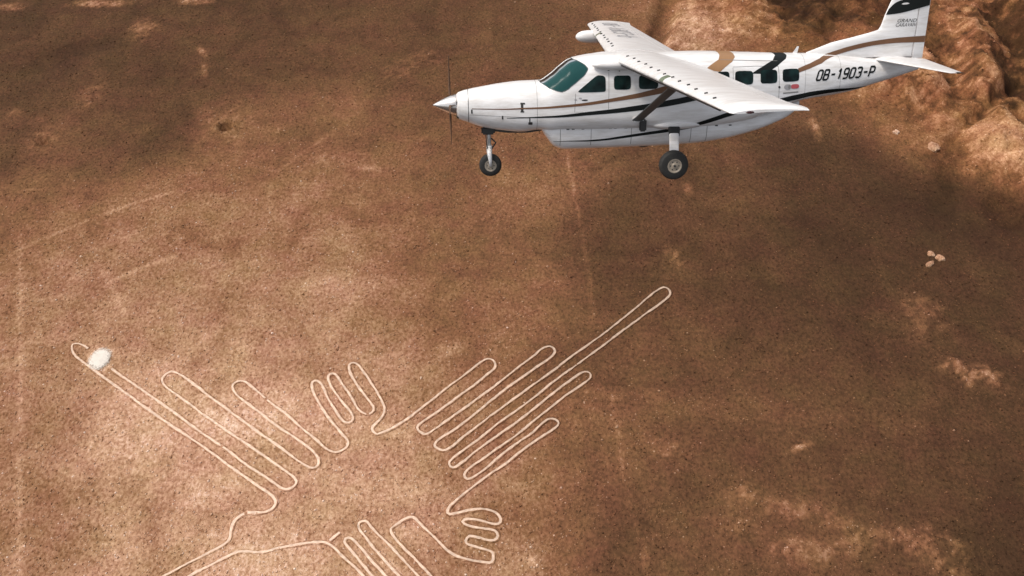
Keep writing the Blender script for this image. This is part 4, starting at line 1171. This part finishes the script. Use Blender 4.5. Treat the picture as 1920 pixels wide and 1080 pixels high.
# ---- fin and rudder
TE = 12.30
def fin_sec(z, le, te, th):
    k = np.linspace(0, np.pi, 15); x = .5 - .5 * np.cos(k)
    y = th * 2.6 * np.sqrt(x) * (1 - x) ** .9
    up = np.stack([le + (te - le) * x, y, np.full(15, z)], 1); lo = up[::-1].copy(); lo[:, 1] *= -1
    return np.concatenate([up, lo[1:-1]])
levels = [(.95, 9.35, .10), (1.09, 9.30, .085), (1.20, 9.60, .08), (1.32, 9.92, .08), (1.435, 10.44, .075), (1.53, 10.83, .07), (1.60, 11.07, .068), (1.70, 11.125, .066), (1.95, 11.19, .062), (2.30, 11.31, .055), (2.60, 11.42, .05), (2.72, 11.52, .04), (2.76, 11.68, .015)]
RH = 12.02
secs = [fin_sec(z, le, RH, th) for z, le, th in levels]
# keep the fin thick at its rear spar so that the rudder continues it
for s_, (z, le, th) in zip(secs, levels):
    xr = (s_[:, 0] - le) / (TE - le); x_ = np.clip(xr, 0, 1)
    s_[:, 1] = np.sign(s_[:, 1]) * th * 2.6 * np.sqrt(x_) * (1 - x_) ** .9
    s_[14, 1] = 0
vv, ff = loft(secs, 0)
fin = mesh_obj('fin', vv, ff, M['white'], plane)
bm = bmesh.new(); bm.from_mesh(fin.data); bmesh.ops.recalc_face_normals(bm, faces=bm.faces); bm.to_mesh(fin.data); bm.free(); auto_smooth(fin, 35)
def fin_y(x, z):
    zz = [q[0] for q in levels]; le = np.interp(z, zz, [q[1] for q in levels]); th = np.interp(z, zz, [q[2] for q in levels])
    x_ = np.clip((x - le) / (TE - le), 0, 1)
    return th * 2.6 * np.sqrt(x_) * (1 - x_) ** .9
rs = []
for z in (.90, 1.3, 1.8, 2.3, 2.70):
    xx = np.linspace(RH + .012, TE, 8); y = fin_y(xx, z); y[-1] = .002
    up = np.stack([xx, y, np.full(8, z)], 1); lo = up[::-1].copy(); lo[:, 1] *= -1
    rs.append(np.concatenate([up, lo]))
vv, ff = loft(rs, 0)
rud = mesh_obj('rudder', vv, ff, M['white'], plane)
bm = bmesh.new(); bm.from_mesh(rud.data); bmesh.ops.recalc_face_normals(bm, faces=bm.faces); bm.to_mesh(rud.data); bm.free(); auto_smooth(rud, 35)
def fin_skin(name, top, bot, mat, off=.007, n=60, rows=6):
    A = resample(top, n, True); B = resample(bot, n, True)
    for sg in (-1, 1):
        vv = []; ff = []
        for r_ in range(rows + 1):
            L = A * (1 - r_ / rows) + B * r_ / rows
            vv += [(x, sg * (float(fin_y(x, z)) + off), z) for x, z in L]
        for r_ in range(rows):
            for j in range(n - 1):
                a = r_ * n + j; ff.append((a, a + 1, a + n + 1, a + n) if sg > 0 else (a, a + n, a + n + 1, a + 1))
        mesh_obj(name, vv, ff, mat, fin, smooth=True)
fin_skin('fin_band', [(11.26, 2.10), (11.40, 2.24), (11.56, 2.31), (11.8, 2.40), (12.29, 2.52)], [(11.205, 1.955), (11.5, 1.99), (11.8, 2.05), (12.05, 2.11), (12.29, 2.165)], M['black'])
fin_skin('fin_stripe', [(9.72, 1.035), (10.0, 1.125), (10.34, 1.222), (11.0, 1.350), (11.67, 1.415), (12.295, 1.44)], [(10.0, 1.015), (10.25, 1.085), (10.48, 1.145), (11.15, 1.255), (11.69, 1.284), (12.295, 1.285)], M['tan'])
fin_skin('fin_mark', [(11.55, 2.215), (11.6, 2.235), (11.68, 2.24), (11.74, 2.225)], [(11.55, 2.205), (11.6, 2.195), (11.68, 2.20), (11.74, 2.215)], M['white'], off=.012, n=16, rows=3)
def fin_map(x0, x1, z0, dz, h, sg=-1):
    def f(u, v):
        if sg > 0: u = 1 - u
        x = x0 + (x1 - x0) * u; z = z0 + dz * u + h * v
        return (x, sg * (float(fin_y(x, z)) + .006), z)
    return f
for sg in (-1, 1):
    lettering('fin_lettering', 'GRAND', fin_map(11.50, 12.00, 1.775, .0, .085, sg), M['dark'], shear=.3, bold=.0)
    lettering('fin_lettering', 'CARAVAN', fin_map(11.47, 12.00, 1.675, .0, .085, sg), M['dark'], shear=.3, bold=.0)

# registration painted on the starboard wing, read from behind
def wing_map(u, v, o=0.0):
    y = 7.0 - 4.0 * u; fr = .62 - .32 * v
    return tuple(wing_point(y, fr, .006 + o))
stroke_text('registration', 'OB-1903-P', wing_map, M['grey'], w_=.22, shear=.1)

# weather radar pod on the starboard wing
lathe('radar_pod', [(3.98, .01), (4.0, .06), (4.06, .115), (4.16, .16), (4.32, .185), (4.6, .19), (4.9, .16), (5.2, .08), (5.35, .01)], M['white'], plane, loc=(.30, 5.66, .92 + .07))
# aerials on the roof
def aerial(x, h, ch):
    z = float(FUS.zt(np.array(x)))
    vv = [(x, -.008, z - .02), (x + ch, -.008, z - .02), (x + ch * 1.3, -.004, z + h), (x + ch * .9, -.004, z + h), (x, .008, z - .02), (x + ch, .008, z - .02), (x + ch * 1.3, .004, z + h), (x + ch * .9, .004, z + h)]
    mesh_obj('aerial', vv, [(0, 1, 2, 3), (7, 6, 5, 4), (0, 4, 5, 1), (1, 5, 6, 2), (2, 6, 7, 3), (3, 7, 4, 0)], M['white'], plane)
aerial(8.95, .16, .12)
